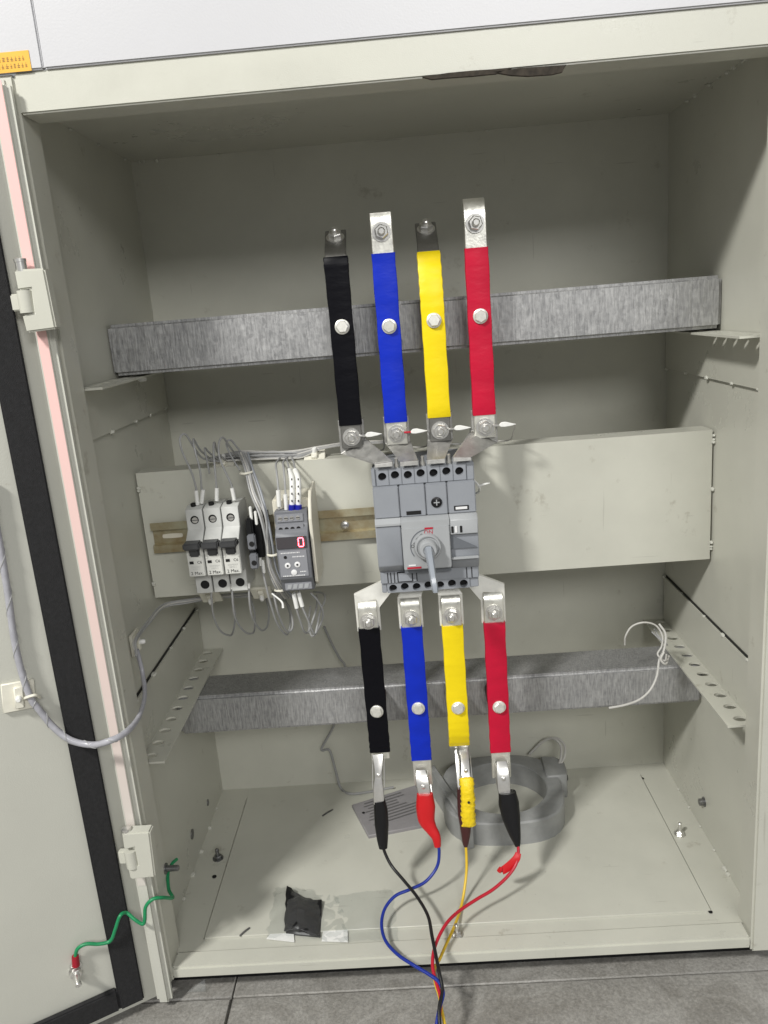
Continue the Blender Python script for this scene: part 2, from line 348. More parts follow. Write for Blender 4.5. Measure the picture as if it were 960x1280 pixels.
# ================================================================== cabinet
H, D, WX = 0.803, 0.273, 0.300
cab = thing('switchgear_cabinet', (0, .13, FZ), 'open beige steel electrical cabinet with its door swung left and wiring inside', 'cabinet')
T = .0015
B().box(-WX-T, WX+T, D, D+T, -.004, H+T).build('back_wall', PAINT, cab)
wl = B().box(-WX-T, -WX, -.002, D, -.004, H).build('side_wall', PAINT, cab)
wr = B().box(WX, WX+T, -.002, D, -.004, H).build('side_wall', PAINT, cab)
B().box(-WX-T, WX+T, -.002, D, H, H+T).build('top_panel', PAINT, cab)
# floor pan: border strips round a separate gland plate, with an open joint between them
pan = B().box(-WX, WX, -.013, D, -.006, -.0035).build('floor_pan', PAINT, cab)
gx, gy0, gy1, gap = .2615, .0035, .2485, .0011
for x0, x1, y0, y1 in ((-WX, -gx-gap, -.0125, D), (gx+gap, WX, -.0125, D), (-gx-gap, gx+gap, gy1+gap, D), (-gx-gap, gx+gap, -.0125, gy0-.0002)):
    B().box(x0, x1, y0, y1, -.0034, -.0002 if x0 in (-WX, gx+gap) else -.0004).build('border_strip', PAINT, pan)
B().box(-gx, gx, gy0, gy1, -.0034, .0016, .0005, 1).build('gland_plate', PAINT, pan)
# front frame
FY = -.035
B().box(-.336, -.286, FY, -.0025, -.016, .812, .0022).build('frame_post', PAINT, cab)
B().box(.286, .345, FY, -.0025, -.016, .812, .0022).build('frame_post', PAINT, cab)
B().box(-.2862, .2862, FY+.0004, -.0027, .784, .8128, .0014).build('frame_header', PAINT, cab)
B().box(-.2864, .2864, FY+.0003, -.0128, -.012, .0016, .0022).build('frame_sill', PAINT, cab)
B().box(-.2875, -.2862, -.014, -.0026, .001, .785, .0003, 1).build('post_return', PAINT, cab)
B().box(-.30, .30, -.012, .26, FZ, -.0065, .001).build('plinth', BLACK, cab)
# remains of torn foam under the header
for k, pts in enumerate(([(528,96),(560,91),(592,88),(640,85),(620,92),(590,95),(560,97),(540,99)], [(616,90),(650,85),(708,81),(703,90),(690,93),(660,95),(640,94)])):
    B().prism([at(x, y, -.0362) for x, y in pts], (0, .0030, .0)).build('foam_remnant', RUST, cab)
# weld beads
def blobs(pts, r, name, parent, m=PAINT):
    b = B()
    for p in pts:
        k = r*random.uniform(.6, 1.25); bmesh.ops.create_icosphere(b.bm, subdivisions=1, radius=k, matrix=Matrix.Translation(p) @ Matrix.Diagonal((1, random.uniform(.8, 1.6), random.uniform(.6, 1), 1)))
    o = b.build(name, m, parent); o['kind'] = 'stuff'; return o
WELD = mat('weld_bead', (.57,.57,.51), .4)
blobs([Vector((-WX+.001, .02+.042*i+random.uniform(-.006, .006), .001)) for i in range(6)], .0030, 'weld_beads', cab, WELD)
blobs([Vector((WX-.001, .02+.038*i+random.uniform(-.006, .006), .001)) for i in range(6)]+[Vector((WX-.001, .045+random.uniform(0, .02), .001)) for i in range(4)], .0026, 'weld_beads', cab, WELD)
blobs([Vector((-WX+.001, y, H-.001)) for y in (.05, .10, .17, .25)]+[Vector((x, D-.001, H-.001)) for x in (-.29, -.285, -.27, -.2, .1, .25)], .0026, 'weld_beads', cab, WELD)
blobs([Vector((WX-.001, .055+random.uniform(0, .16), H-.001)) for i in range(16)], .0022, 'weld_beads', cab, WELD)
blobs([Vector((-.2965, .121, z+random.uniform(-.004, .004))) for z in (.462, .456, .35, .352)]+[Vector((.2985, .1210, z+random.uniform(-.005, .005))) for z in (.470,.464,.460,.418,.412,  .352,.346,.349)], .0026, 'weld_beads', cab, WELD)

# support rails: perforated angle, flange and web; the web's free edge stands off the wall in a dark line with weld spots
def rail(side, zf, up):
    s = side; xin, xw = s*.272, s*.2985
    r = bpy.data.objects.new('support_rail', None)
    b = B(); ys = [.002+.0242*i for i in range(12)]
    x0, x1 = min(xin, xw), max(xin, xw)
    b.plate_holes(x0, x1, ys, zf-.001, zf+.001, [((x0+x1)/2+s*.0035, (a+c)/2) for a, c in zip(ys, ys[1:])], .0064 if up else .0042, .0050 if up else .0034)
    z0, z1 = (zf+.001, zf+.058) if up else (zf-.047, zf-.001)
    b.box(min(xw-s*.0016, xw), max(xw-s*.0016, xw), .002, .2682, z0, z1)
    o = b.build('support_rail', PAINT, cab)
    zz = z1 if up else z0
    blobs([Vector((s*.2975, .02+.06*i+random.uniform(-.008, .008), zz)) for i in range(5)], .0030, 'weld_beads', o, WELD)
    g = B(); gw = .0022 if up else .0007; g.box(min(s*.2999, s*.2990), max(s*.2999, s*.2990), .004, .266, zz-.0012 if up else zz-gw, zz+gw if up else zz+.0012)
    g.build('open_joint', BLACK, o)
    return o
rail(-1, .5735, False); rail(1, .5735, False); rail(-1, .2095, True); rail(1, .2095, True)
# galvanised cross bars
B().box(-.2990, .2990, .109, .166, .5770, .6265, .0035, 3).build('cross_bar', GALV, cab)
B().box(-.2993, .2993, .139, .197, .1610, .2078, .0035, 3).build('cross_bar', GALV, cab)
# mounting plate with folded flanges
mp = B().box(-.2975, .2975, .122, .1235, .3375, .4755).box(-.2975, .2975, .1235, .150, .4741, .4755).box(-.2975, .2975, .1235, .150, .3375, .3389).build('mounting_plate', PAINT, cab)
# DIN rail (hat profile)
prof = [(.1219,.4225),(.1205,.4225),(.1205,.4185),(.1155,.4185),(.1155,.3935),(.1205,.3935),(.1205,.3895),(.1219,.3895),(.1219,.3920),(.1165,.3945),(.1165,.4175),(.1219,.4200)]
dr = B().prism([(-.2885, y, z) for y, z in [(.1145,.4225),(.1155,.4225),(.1155,.4165),(.1215,.4160),(.1215,.3965),(.1155,.3955),(.1155,.3895),(.1145,.3895),(.1145,.3975),(.1205,.3985),(.1205,.4140),(.1145,.4145)]], (.245, 0, 0)).build('mounting_rail', ZINC, mp)
for x in (-.268, -.083): B().prism([(x+(.0085*math.copysign(1, math.cos(a)) if abs(math.cos(a)) > .3 else 0)+.0025*math.cos(a), .1203, .406+.0026*math.sin(a)) for a in [2*PI*(j+.5)/16 for j in range(16)]], (0, .0001, 0)).build('rail_slot', CREAM if x < -.2 else ZINC, mp)
sc = at(431, 657, .118); B().lathe((sc.x, .1203, sc.z), (0,-1,0), [(.0045,0),(.0045,.0012),(.0030,.0024),(.0012,.0026)]).build('rail_screw', STEEL, mp)
B().box(sc.x-.0026, sc.x+.0026, .1172, .1177, sc.z-.0004, sc.z+.0004).build('screw_slot', DSTEEL, mp)
# studs, holes and screws in walls and pan
def stud(p, d, h, r, nutr, name='stud_bolt', m=STEEL):
    b = B().lathe(p, d, [(nutr*1.35,0),(nutr*1.35,.0010)], 18).nut(Vector(p)+Vector(d).normalized()*.001, d, nutr, .0035).lathe(Vector(p)+Vector(d).normalized()*.0045, d, [(r,0),(r,h),(r*.6,h+.001)], 12)
    return b.build(name, m, cab)
stud((-.2750, .130, 0), (0,0,1), .008, .0022, .0048, m=DSTEEL); stud((.2715, .1255, 0), (0,0,1), .010, .0022, .0048); p = atz(571, 1168, .0006); stud(p, (0,0,1), .007, .0022, .0045)
B().lathe(atz(268, 1096, .0002), (0,0,1), [(.0026,0),(.0026,.0006)]).build('screw_hole', HOLE, cab)
B().lathe(atz(306, 1108, .0007), (0,0,1), [(.0022,0),(.0022,.0004)]).build('screw_hole', HOLE, cab)
B().lathe(atz(888, 1140, .0004), (0,0,1), [(.0020,0),(.0020,.0006)]).build('screw_hole', HOLE, cab)
B().lathe(atz(803, 973, .0010), (0,0,1), [(.0018,0),(.0018,.0006)]).build('screw_hole', HOLE, cab)
B().lathe((WX, .128, .0395), (-1,0,0), [(.0058,0),(.0058,.0008),(.0040,.0012),(.0040,.006)], 16).build('wall_bushing', DSTEEL, cab)
B().lathe((-WX, .125, .0390), (1,0,0), [(.0060,0),(.0060,.0008)], 16).build('wall_hole', DSTEEL, cab)
B().lathe((-WX, .200, .0300), (1,0,0), [(.0040,0),(.0040,.0008)], 16).build('wall_hole', DSTEEL, cab)
B().lathe((-.283, .146, .5725), (0,0,-1), [(.0045,0),(.0045,.004),(.003,.005)], 12).build('rail_screw', MARK, cab)

# ------------------------------------------------ upper compartment front
up = B().box(-.262, .62, -.0362, -.0300, .8130, 1.25, .0012).build('upper_panel', WHITE, cab)
B().box(-.60, -.2624, -.0362, -.0300, .8130, 1.25, .0012).build('upper_side_panel', WHITE, cab)
lab = B()
a = at(-40, 68, -.0366); c = at(40, 90, -.0366)
lx0, lx1 = a.x, c.x; lz0 = at(20, 90, -.0366).z; lz1 = at(20, 64, -.0366).z
lab = B().box(lx0, lx1, -.0367, -.0363, lz0, lz1).build('warning_label', LABY, cab)
b = B()
for row in range(2):
    x = lx0+.002
    while x < lx1-.004:
        w = random.uniform(.0012, .0024); zc = lz1-(lz1-lz0)*(.36+.34*row)
        for k in range(random.choice((2, 3))): b.box(x, x+w, -.03685, -.0367, zc-.0014+.0011*k, zc-.0010+.0011*k)
        b.box(x+w*.4, x+w*.55, -.03686, -.0367, zc-.0016, zc+.0016); x += w+.0012
o = b.build('label_print', LABI, lab, smooth=0); o['kind'] = 'stuff'

# ------------------------------------------------ door
def dp(u, off, z): return DO+DU*u+DN*off+Vector((0, 0, z))
def dbox(u0, u1, n0, n1, z0, z1, bev=0):
    M = Matrix(((DU.x, DN.x, 0, DO.x), (DU.y, DN.y, 0, DO.y), (0, 0, 1, 0), (0, 0, 0, 1)))
    b = B().box(u0, u1, n0, n1, z0, z1, bev); b.xf(M); bmesh.ops.recalc_face_normals(b.bm, faces=b.bm.faces[:]); return b
DZ0, DZ1 = -.030, .806
door = dbox(.004, .56, -.020, 0, DZ0, DZ1, .0015).build('door', PAINTD, cab)
dbox(.0185, .0415, .0002, .0075, DZ0+.010, DZ1-.010, .0015).build('gasket', RUBBER, door)
dbox(.0416, .50, .0002, .0074, DZ0+.0102, DZ0+.034, .0015).build('gasket', RUBBER, door)
# rounded folded edge at the hinge side
B().box(-.3015, -.2862, -.0475, -.0362, DZ0, DZ1, .0040, 3).build('folded_edge', PAINTD, door)
B().box(-.2985, -.2905, -.0480, -.0474, DZ0+.14, DZ1-.001, .0002, 1).build('edge_reflection', PINK, door)  # strip added to carry the painted reddish reflection
# hinges
def hinge(poly, kn, pin, Yh):
    q = [at(x, y, Yh) for x, y in poly]
    h = B().prism(q, (0, .012, 0), .0014, 2).build('hinge', PAINT, cab)
    k0, k1 = at(*kn[0], Yh+.004), at(*kn[1], Yh+.004)
    B().tube([k0, k1], .0062, 14, 1).build('knuckle', PAINT, h)
    c = at(*kn[2], Yh+.005)
    B().box(c.x-.0085, c.x, Yh+.004, Yh+.010, k1.z+.002, k0.z-.002, .001).build('hinge_arm', PAINT, h)
    a, b_ = at(*pin[0], Yh+.005), at(*pin[1], Yh+.005)
    B().tube([a, b_], .0042, 12, 1).lathe(b_, (b_-a), [(.0046,-.0015),(.0046,.0008),(.002,.0018)], 12).build('hinge_pin', STEEL, h)
hinge([(17,337),(55,335),(70,411),(33,416),(27,393),(42,391),(38,361),(22,363)], [(31,363),(36,391),(28,378)], [(28,340),(25,325)], -.062)
hinge([(152,1042),(187,1040),(194,1097),(163,1100),(159,1083),(172,1081),(167,1060),(155,1063)], [(163,1062),(167,1082),(160,1072)], [(160,1044),(158,1036)], -.062)
# earth stud on the door
p = atd(94, 1213, 0); b = B(); tip = DN+Vector((0,0,-.15))
b.lathe(p, DN, [(.0060,0),(.0060,.0010)], 18).nut(p+DN*.0035, DN, .0055, .004).lathe(p, DN, [(.0029,.0075),(.0029,.020),(.0022,.021)], 14).build('earth_stud', STEEL, door)

# ================================================================== bus bars
BY = .078
XS = {'black': -.0662, 'blue': -.0222, 'yellow': .0197, 'red': .0630}
SM = {'black': BLACKS, 'blue': BLUES, 'yellow': YELS, 'red': REDS}
def arc(path):                                        # smooth a (y, z) polyline
    P = spline([Vector((0, y, z)) for y, z in path], 5); return [(p.y, p.z) for p in P]
def cut(path, i0, i1): return path[i0:i1]
def head(b, p, d, r=.0066, h=.0042):
    p = Vector(p); d = Vector(d).normalized()
    b.lathe(p, d, [(r*1.06,-.0006),(r*1.06,.0010),(r*.98,.0014)], 22)
    return b.nut(p+d*.0013, d, r*.90, .0026, random.random())
def nutset(par, p, d):
    p = Vector(p); d = Vector(d).normalized()
    w = B().lathe(p, d, [(.0086,0),(.0086,.0013)], 22).build('washer', STEEL, par)
    B().nut(p+d*.0013, d, .0066, .0050, random.random()).lathe(p+d*.0062, d, [(.0034,0),(.0034,.0035),(.0024,.0044)], 14).build('nut', STEEL, par)
def standoff(par, x, z, y1):
    b = B().lathe((x, BY+.005, z), (0,1,0), [(.007,0),(.0088,.003),(.0088,.006),(.0075,.008),(.0092,.011),(.0092,.014),(.0075,.017),(.0092,.020),(.0092,y1-BY-.007),(.0088,y1-BY-.0055)], 18)
    b.build('standoff', INSU, par)
def busbar(c, upper):
    x = XS[c]; w = .0100
    word = 'upper' if upper else 'lower'
    lab = {('black',1):'black sleeved bus bar above the switch, its bare tip bent back',('blue',1):'blue sleeved bus bar above the switch with straight bare tip',
           ('yellow',1):'yellow sleeved bus bar above the switch, its bare tip bent back',('red',1):'red sleeved bus bar above the switch, tallest with bright bare tip',
           ('black',0):'black sleeved bus bar below the switch, gripped by the black clip',('blue',0):'blue sleeved bus bar below the switch, gripped by the red clip',
           ('yellow',0):'yellow sleeved bus bar below the switch, gripped by the yellow taped clip',('red',0):'red sleeved bus bar below the switch, gripped by a clip on red cable'}[(c, int(upper))]
    t = thing('bus_bar', (x, BY, .49 if upper else .10), lab, 'bus bar', word+' bus bars')
    if upper:
        base = [(BY, .4925), (BY, .55), (BY, .60)]
        if c == 'black': path = base+[(BY,.655),(BY+.001,.668),(BY+.008,.6775),(BY+.034,.6965)]; s0, s1 = .5145, .6705
        elif c == 'yellow': path = base+[(BY,.625),(BY+.002,.640),(BY+.007,.6565),(BY+.014,.6705),(BY+.022,.6800),(BY+.044,.6975)]; s0, s1 = .5155, .6690
        elif c == 'blue': path = base+[(BY,.66),(BY,.69),(BY+.0006,.700),(BY+.002,.7055)]; s0, s1 = .5140, .6700
        else: path = base+[(BY,.66),(BY,.69),(BY+.001,.700),(BY+.004,.7075),(BY+.008,.7115)]; s0, s1 = .5145, .6680
    else:
        tops = [(BY+.012,.3335),(BY+.005,.3320),(BY+.001,.3265),(BY,.319),(BY,.30),(BY,.25),(BY,.20)]
        if c == 'black': path = tops+[(BY,.175),(BY,.165),(BY,.158),(BY,.152)]; s0, s1 = .1600, .3035
        elif c == 'blue': path = tops+[(BY,.17),(BY,.150),(BY,.125),(BY,.117)]; s0, s1 = .1475, .3015
        elif c == 'yellow': path = tops+[(BY,.185),(BY+.0015,.172),(BY+.006,.160),(BY+.010,.156),(BY+.016,.150),(BY+.022,.146)]; s0, s1 = .1585, .3000
        else: path = tops+[(BY,.17),(BY,.150),(BY,.130),(BY,.120)]; s0, s1 = .1510, .3005
    P = arc(path)
    B().sheet(P, x-w, x+w, .0040).build('bare_bar', TIND if upper and c in ('black', 'yellow') else TIN, t)
    ps = [(y-.0007, z) for y, z in P if s0 <= z <= s1]
    def interp(z):
        for (ya, za), (yb, zb) in zip(P, P[1:]):
            if (za-z)*(zb-z) <= 0 and za != zb: return (ya+(yb-ya)*(z-za)/(zb-za)-.0007, z)
    ends = (interp(s0), interp(s1)) if upper else (interp(s1), interp(s0))
    ps = [ends[0]]+ps+[ends[1]]
    # heat-shrink: slight random waviness in width
    b = B(); rings = []
    for i, (y, z) in enumerate(ps):
        k = .00085+.00025*math.sin(i*1.7+hash(c) % 7)+random.uniform(0, .00018)
        if c == 'black' and upper and z > .652: k += .0005
        rings.append((y, z, k))
    rr = []
    for i, (y, z, k) in enumerate(rings):
        a = rings[max(i-1, 0)]; e = rings[min(i+1, len(rings)-1)]; tv = Vector((0, e[0]-a[0], e[1]-a[1])).normalized(); nn = Vector((0, abs(tv.z), -tv.y*math.copysign(1, tv.z)))
        f = Vector((x, y, z))-nn*k*.5; g = f+nn*(.0054+k)
        q = []
        for cx, base_ in ((-1, f), (1, f), (1, g), (-1, g)):
            pass
        r_ = .0010; W_ = w+k
        q = [f+Vector((-W_+r_,0,0)), f+Vector((W_-r_,0,0)), f+nn*r_*.3+Vector((W_-r_*.3,0,0)), f+nn*r_+Vector((W_,0,0)), g-nn*r_+Vector((W_,0,0)), g+Vector((W_-r_,0,0)), g+Vector((-W_+r_,0,0)), g-nn*r_+Vector((-W_,0,0)), f+nn*r_+Vector((-W_,0,0)), f+nn*r_*.3+Vector((-W_+r_*.3,0,0))]
        rr.append(q)
    b.loft(rr); bmesh.ops.recalc_face_normals(b.bm, faces=b.bm.faces[:]); b.build('sleeve', SM[c], t)
    zb = {'black':.6075,'blue':.6045,'yellow':.6065,'red':.6070}[c] if upper else {'black':.2095,'blue':.2100,'yellow':.2075,'red':.2055}[c]
    head(B(), (x+.0006, BY-.0018, zb), (random.uniform(-.06,.06),-1,random.uniform(-.03,.06))).build('bolt_head', BOLT, t)
    standoff(t, x, zb if upper else zb-.010, .109 if upper else .139)
    zn = .5030 if upper else .3115
    nutset(t, (x, BY-.0003, zn), (random.uniform(-.05,.05), -1, .02))
    if upper:
        if c in ('blue', 'red'): nutset(t, (x, BY-.0004, .6885 if c == 'blue' else .6890), (0,-1,0))
        else:
            a, e = Vector((0, *path[-2])), Vector((0, *path[-1])); m = (a*.42+e*.58); tv = (e-a).normalized(); d = Vector((0, -tv.z, tv.y)); nutset(t, (x, m.y, m.z), d)
    return t
for c in XS: busbar(c, True)
for c in XS: busbar(c, False)

# terminal links between switch and bars
TX = [-.0365, -.0125, .0130, .0375]
TINL = mat('link_tin_lit', (.82,.81,.75), .38, metal=.35, var=.06, vscale=120)  # light caught by the lower links, painted in as paler tin
TINU = mat('link_tin_shaded', (.42,.415,.395), .46, metal=.7, var=.12, vscale=150, rvar=.08, bump=.05, bscale=500)  # same tin with the dark reflection of the upper links painted in
for i, c in enumerate(XS):
    x = XS[c]; tx = TX[i]; w = .0125; v = .0085
    # upper link: tab behind the bar, then an arm falling forward to the terminal
    y0, y1 = BY+.0046, .0500
    pts = [(x-w, y0, .519), (x+w, y0, .519), (x+w, y0, .4935), (tx+v, y1, .4800), (tx+v, y1-.0005, .4760), (tx-v, y1-.0005, .4760), (tx-v, y1, .4800), (x-w, y0, .4935)]
    if i == 0: pts = [(x-w, y0, .519), (x+w, y0, .519), (x+w, y0, .500), (tx+v, y1, .4805), (tx+v, y1-.0005, .4765), (tx-v, y1-.0005, .4765), (tx-v, y1, .4795), (x-w, y0, .4865)]
    if i == 3: pts = [(x-w, y0, .519), (x+w, y0, .519), (x+w, y0, .4865), (tx+v, y1, .4795), (tx+v, y1-.0005, .4765), (tx-v, y1-.0005, .4765), (tx-v, y1, .4805), (x-w, y0, .500)]
    b = B(); t = b.bm
    th = Vector((0, .0028, .0010))
    f = [t.verts.new(p) for p in pts]; g = [t.verts.new(Vector(p)+th) for p in pts]; n = len(pts)
    for vs in (f, g[::-1]):
        t.faces.new((vs[0], vs[1], vs[2], vs[7]) if vs is f else (vs[7], vs[6], vs[5], vs[0])); t.faces.new((vs[7], vs[2], vs[3], vs[6]) if vs is f else (vs[0], vs[5], vs[4], vs[1])); t.faces.new((vs[6], vs[3], vs[4], vs[5]) if vs is f else (vs[1], vs[4], vs[3], vs[2]))
    for k in range(n): t.faces.new((f[k], g[k], g[(k+1) % n], f[(k+1) % n]))
    bmesh.ops.recalc_face_normals(t, faces=t.faces[:])
    bmesh.ops.bevel(t, geom=[e for e in t.edges if e.calc_length() > .0025], offset=.0003, segments=1, affect='EDGES')
    o = b.build('terminal_link', TINU, None, smooth=20)
    tag(o, 'tinned flat link joining the switch top to the %s bus bar' % c, 'terminal link', 'upper terminal links')
    # lower link
    y0, y1 = BY+.0046, .0905
    za = .3510
    pts = [(tx-v, y1, za), (tx+v, y1, za), (x+w, y0, .3325), (x+w, y0, .2985), (x-w, y0, .2985), (x-w, y0, .3325)]
    if i == 0: pts = [(tx-v, y1, za), (tx+v, y1, za), (x+w, y0, .3235), (x+w, y0, .2985), (x-w, y0, .2985), (x-w, y0, .3395)]
    if i == 3: pts = [(tx-v, y1, za), (tx+v, y1, za), (x+w, y0, .3395), (x+w, y0, .2985), (x-w, y0, .2985), (x-w, y0, .3235)]
    b = B(); t = b.bm; th = Vector((0, .0028, .0008)); f = [t.verts.new(p) for p in pts]; g = [t.verts.new(Vector(p)+th) for p in pts]; n = len(pts)
    t.faces.new((f[0], f[1], f[2], f[5])); t.faces.new((f[5], f[2], f[3], f[4])); t.faces.new((g[5], g[2], g[1], g[0])); t.faces.new((g[4], g[3], g[2], g[5]))
    for k in range(n): t.faces.new((f[k], g[k], g[(k+1) % n], f[(k+1) % n]))
    bmesh.ops.recalc_face_normals(t, faces=t.faces[:])
    bmesh.ops.bevel(t, geom=[e for e in t.edges if e.calc_length() > .0025], offset=.0003, segments=1, affect='EDGES')
    o = b.build('terminal_link', TINL, None, smooth=20)
    tag(o, 'tinned link joining the switch bottom to the %s bus bar' % c, 'terminal link', 'lower terminal links')
    # sensing lug pointing right from the nut of each upper bar
    z = .5035; t = thing('sensing_lug', (x+.012, BY-.001, z), 'white pointed crimp lug beside the lower nut of the upper %s bus bar' % c, 'crimp lug', 'crimp lugs on the upper bus bars')
    k_ = random.uniform(-.0006, .0006)
    B().prism([(x+dx, BY-.0034, z+dz+k_*(dx-.013)/.014) for dx, dz in ((.0135,.0012),(.0155,.0032),(.0195,.0034),(.0260,.0016),(.0300,.0004),(.0255,-.0008),(.0185,-.0016),(.0150,-.0014),(.0135,-.0004))], (0, .0022, 0), .0005).build('sleeve', MARK, t)
    B().box(x+.007, x+.0145, BY-.0026, BY-.0018, z-.0006, z+.0014, .0003, 1).build('tongue', STEEL if i != 1 else INKR, t)
    B().tube([(x+.0275, BY-.0025, z+.0004), (x+.0295, BY+.004, z-.001), (x+.030, BY+.02, z-.010), (x+.028, .115, .482), (x+.012, .135, .479)], .0007, 6).build('tail_wire', WPALE if i % 2 else WGREY, t)

# ================================================================== main switch
sw = thing('switch_disconnector', (0, .121, .345), 'large grey four pole rotary switch at the centre of the mounting plate', 'switch')
SX0, SX1 = -.0492, .0484
B().box(SX0+.001, SX1-.001, .064, .1215, .3475, .4765, .0015).build('base', SWGREY, sw)
# top terminal row: front plate with seven round sockets
cw = (SX1-SX0-.004)/8.0
def sockets(name, z0, z1, zc, yf, n, xa, xb, r):
    xs = [xa+(xb-xa)*i/n for i in range(n+1)]
    B().plate_holes(z0, z1, xs, yf, yf+.006, [((zc+ (0.0008 if i % 2 else 0)), (a+c)/2) for i, (a, c) in enumerate(zip(xs, xs[1:]))], r, r, 18).xf(Matrix(((0,1,0,0),(0,0,1,0),(1,0,0,0),(0,0,0,1)))).build(name, SWGREY, sw, smooth=30)
    B().box(xa+.001, xb-.001, yf+.0057, yf+.0062, z0+.001, z1-.001).build('socket_bottom', HOLE, sw)
    return xs
xs = sockets('terminal_cover', .4580, .4735, .4665, .0535, 7, -.0450, .0405, .0040)
for i, x in enumerate(xs[:-1]): B().box(x-.0003, x+.0003, .0532, .0545, .4583, .4735).build('socket_rib', SWDARK, sw)
B().box(SX0, -.0452, .055, .066, .4570, .4745, .0008).build('terminal_cover', SWGREY, sw); B().box(.0407, SX1, .055, .066, .4570, .4745, .0008).build('terminal_cover', SWGREY, sw)
for i, tx in enumerate(TX):
    B().box(tx-.0095, tx+.0095, .0565, .0600, .4725, .4800, .0008).build('terminal_clamp', SWLIGHT, sw)
    B().box(tx-.0078, tx+.0078, .0560, .0570, .4755, .4785, .0004).build('clamp_screw', DSTEEL, sw)
for tx in (-.0245, .0003, .0253):
    B().lathe((tx, .058, .4735), (0,-.3,1), [(.0026,0),(.0026,.004),(.0016,.0055),(.0016,.010)], 12).build('phase_pin', STEEL, sw)
# upper cover in four panels
px = [SX0, -.0242, .0008, .0215, SX1]
for a, c in zip(px, px[1:]): B().box(a+.0003, c-.0003, .0475, .066, .4270, .4575, .0009).build('upper_cover', SWGREY, sw)
B().box(-.0185, -.0045, .0470, .0478, .4290, .4325).build('window', HOLE, sw)
B().box(.0270, .0410, .0470, .0478, .4300, .4345).build('window', HOLE, sw); B().box(.0285, .0395, .0467, .0472, .4310, .4335).build('window_tab', INKW, sw)
c = (.0108, .0470, .4395)
B().lathe(c, (0,-1,0), [(.0052,0),(.0052,.0005),(.0040,.0012)], 20).build('adjuster', BLACK, sw)
B().box(c[0]-.0028, c[0]+.0028, .0453, .0459, c[2]-.0005, c[2]+.0005).box(c[0]-.0005, c[0]+.0005, .0452, .0458, c[2]-.0028, c[2]+.0028).build('adjuster_cross', SWLIGHT, sw)
# step ledge and middle covers
B().prism([(SX0, .0475, .4268), (SX0, .0425, .4225), (SX0, .0425, .4205), (SX0, .066, .4205), (SX0, .066, .4268)], (-.0245-SX0, 0, 0)).build('ledge', SWLIGHT, sw)
B().prism([(-.0243, .0475, .4268), (-.0243, .0395, .4240), (-.0243, .0395, .4185), (-.0243, .066, .4185), (-.0243, .066, .4268)], (.0456, 0, 0)).build('ledge', SWLIGHT, sw)
B().prism([(.0215, .0475, .4268), (.0215, .0405, .4225), (.0215, .0405, .4080), (.0215, .066, .4080), (.0215, .066, .4268)], (SX1-.0215, 0, 0), .0008).build('right_cover', SWLIGHT, sw)
B().prism([(SX0, .0440, .4203), (SX0, .0440, .3800), (SX0, .0560, .3700), (SX0, .066, .3700), (SX0, .066, .4203)], (-.0250-SX0, 0, 0), .0010).build('left_cover', SWGREY, sw)
B().prism([(.0217, .0440, .4078), (.0217, .0450, .3850), (.0217, .0520, .3710), (.0217, .066, .3710), (.0217, .066, .4078)], (SX1-.0217, 0, 0), .0008).build('right_cover', SWGREY, sw)
B().prism([(.0217, .0440, .4075), (.0470, .0440, .3935), (.0217, .0440, .3935)], (0, -.0010, 0)).build('shade_wedge', SWDARK, sw)  # dark triangle put in for the shading on this block
B().box(.0217, .0478, .0420, .0450, .3825, .3850, .0005).build('ridge', SWLIGHT, sw)
for x in (.0228, .0262, .0310): B().box(x, x+.0022, .0398, .0408, .4100, .4165, .0003).build('status_window', HOLE if x != .0262 else INKW, sw)
# central operating panel
B().box(-.0245, .0212, .0385, .066, .3765, .4185, .0008).build('centre_panel', SWLIGHT, sw)
B().box(-.0243, .0210, .0470, .066, .3705, .3765).build('panel_foot', SWDARK, sw)
kc = Vector((-.0005, .0385, .3995))
B().box(-.0215, -.0080, .0379, .0385, .3778, .3795).build('red_stripe', INKR, sw); B().box(-.0200, -.0130, .0380, .0385, .3806, .3818).build('print_line', INKW, sw)
b = B(); n = 20
for j in range(n):
    a0 = math.radians(95+j*6.0); a1 = math.radians(95+(j+1)*6.0); r0, r1 = .0158, .0168
    b.prism([kc+Vector((r*math.cos(a), 0, r*math.sin(a))) for r, a in ((r0,a0),(r1,a0),(r1,a1),(r0,a1))], (0,-.0003,0))
b.build('dial_arc', SWDARK, sw)
text('dial_print', 'ON', kc+Vector((.0015, -.0002, .0135)), .0055, INKR, sw); text('dial_print', 'OFF', kc+Vector((-.0125, -.0002, .0020)), .0046, INK, sw, rotz=math.radians(40))
text('dial_print', 'TRIP', kc+Vector((-.0070, -.0002, .0090)), .0042, INK, sw, rotz=math.radians(42))
B().box(kc.x-.0020, kc.x+.0060, .0380, .0385, .4160, .4178).build('red_mark', INKR, sw)
k = B().lathe(kc, (0,-1,0), [(.0128,0),(.0128,.0045),(.0120,.006),(.0108,.006),(.0104,.0045),(.0086,.0045),(.0086,.014),(.0076,.0155),(.0050,.0155),(.0046,.0145),(0,.0145)], 28).build('rotary_knob', SWLIGHT, sw)
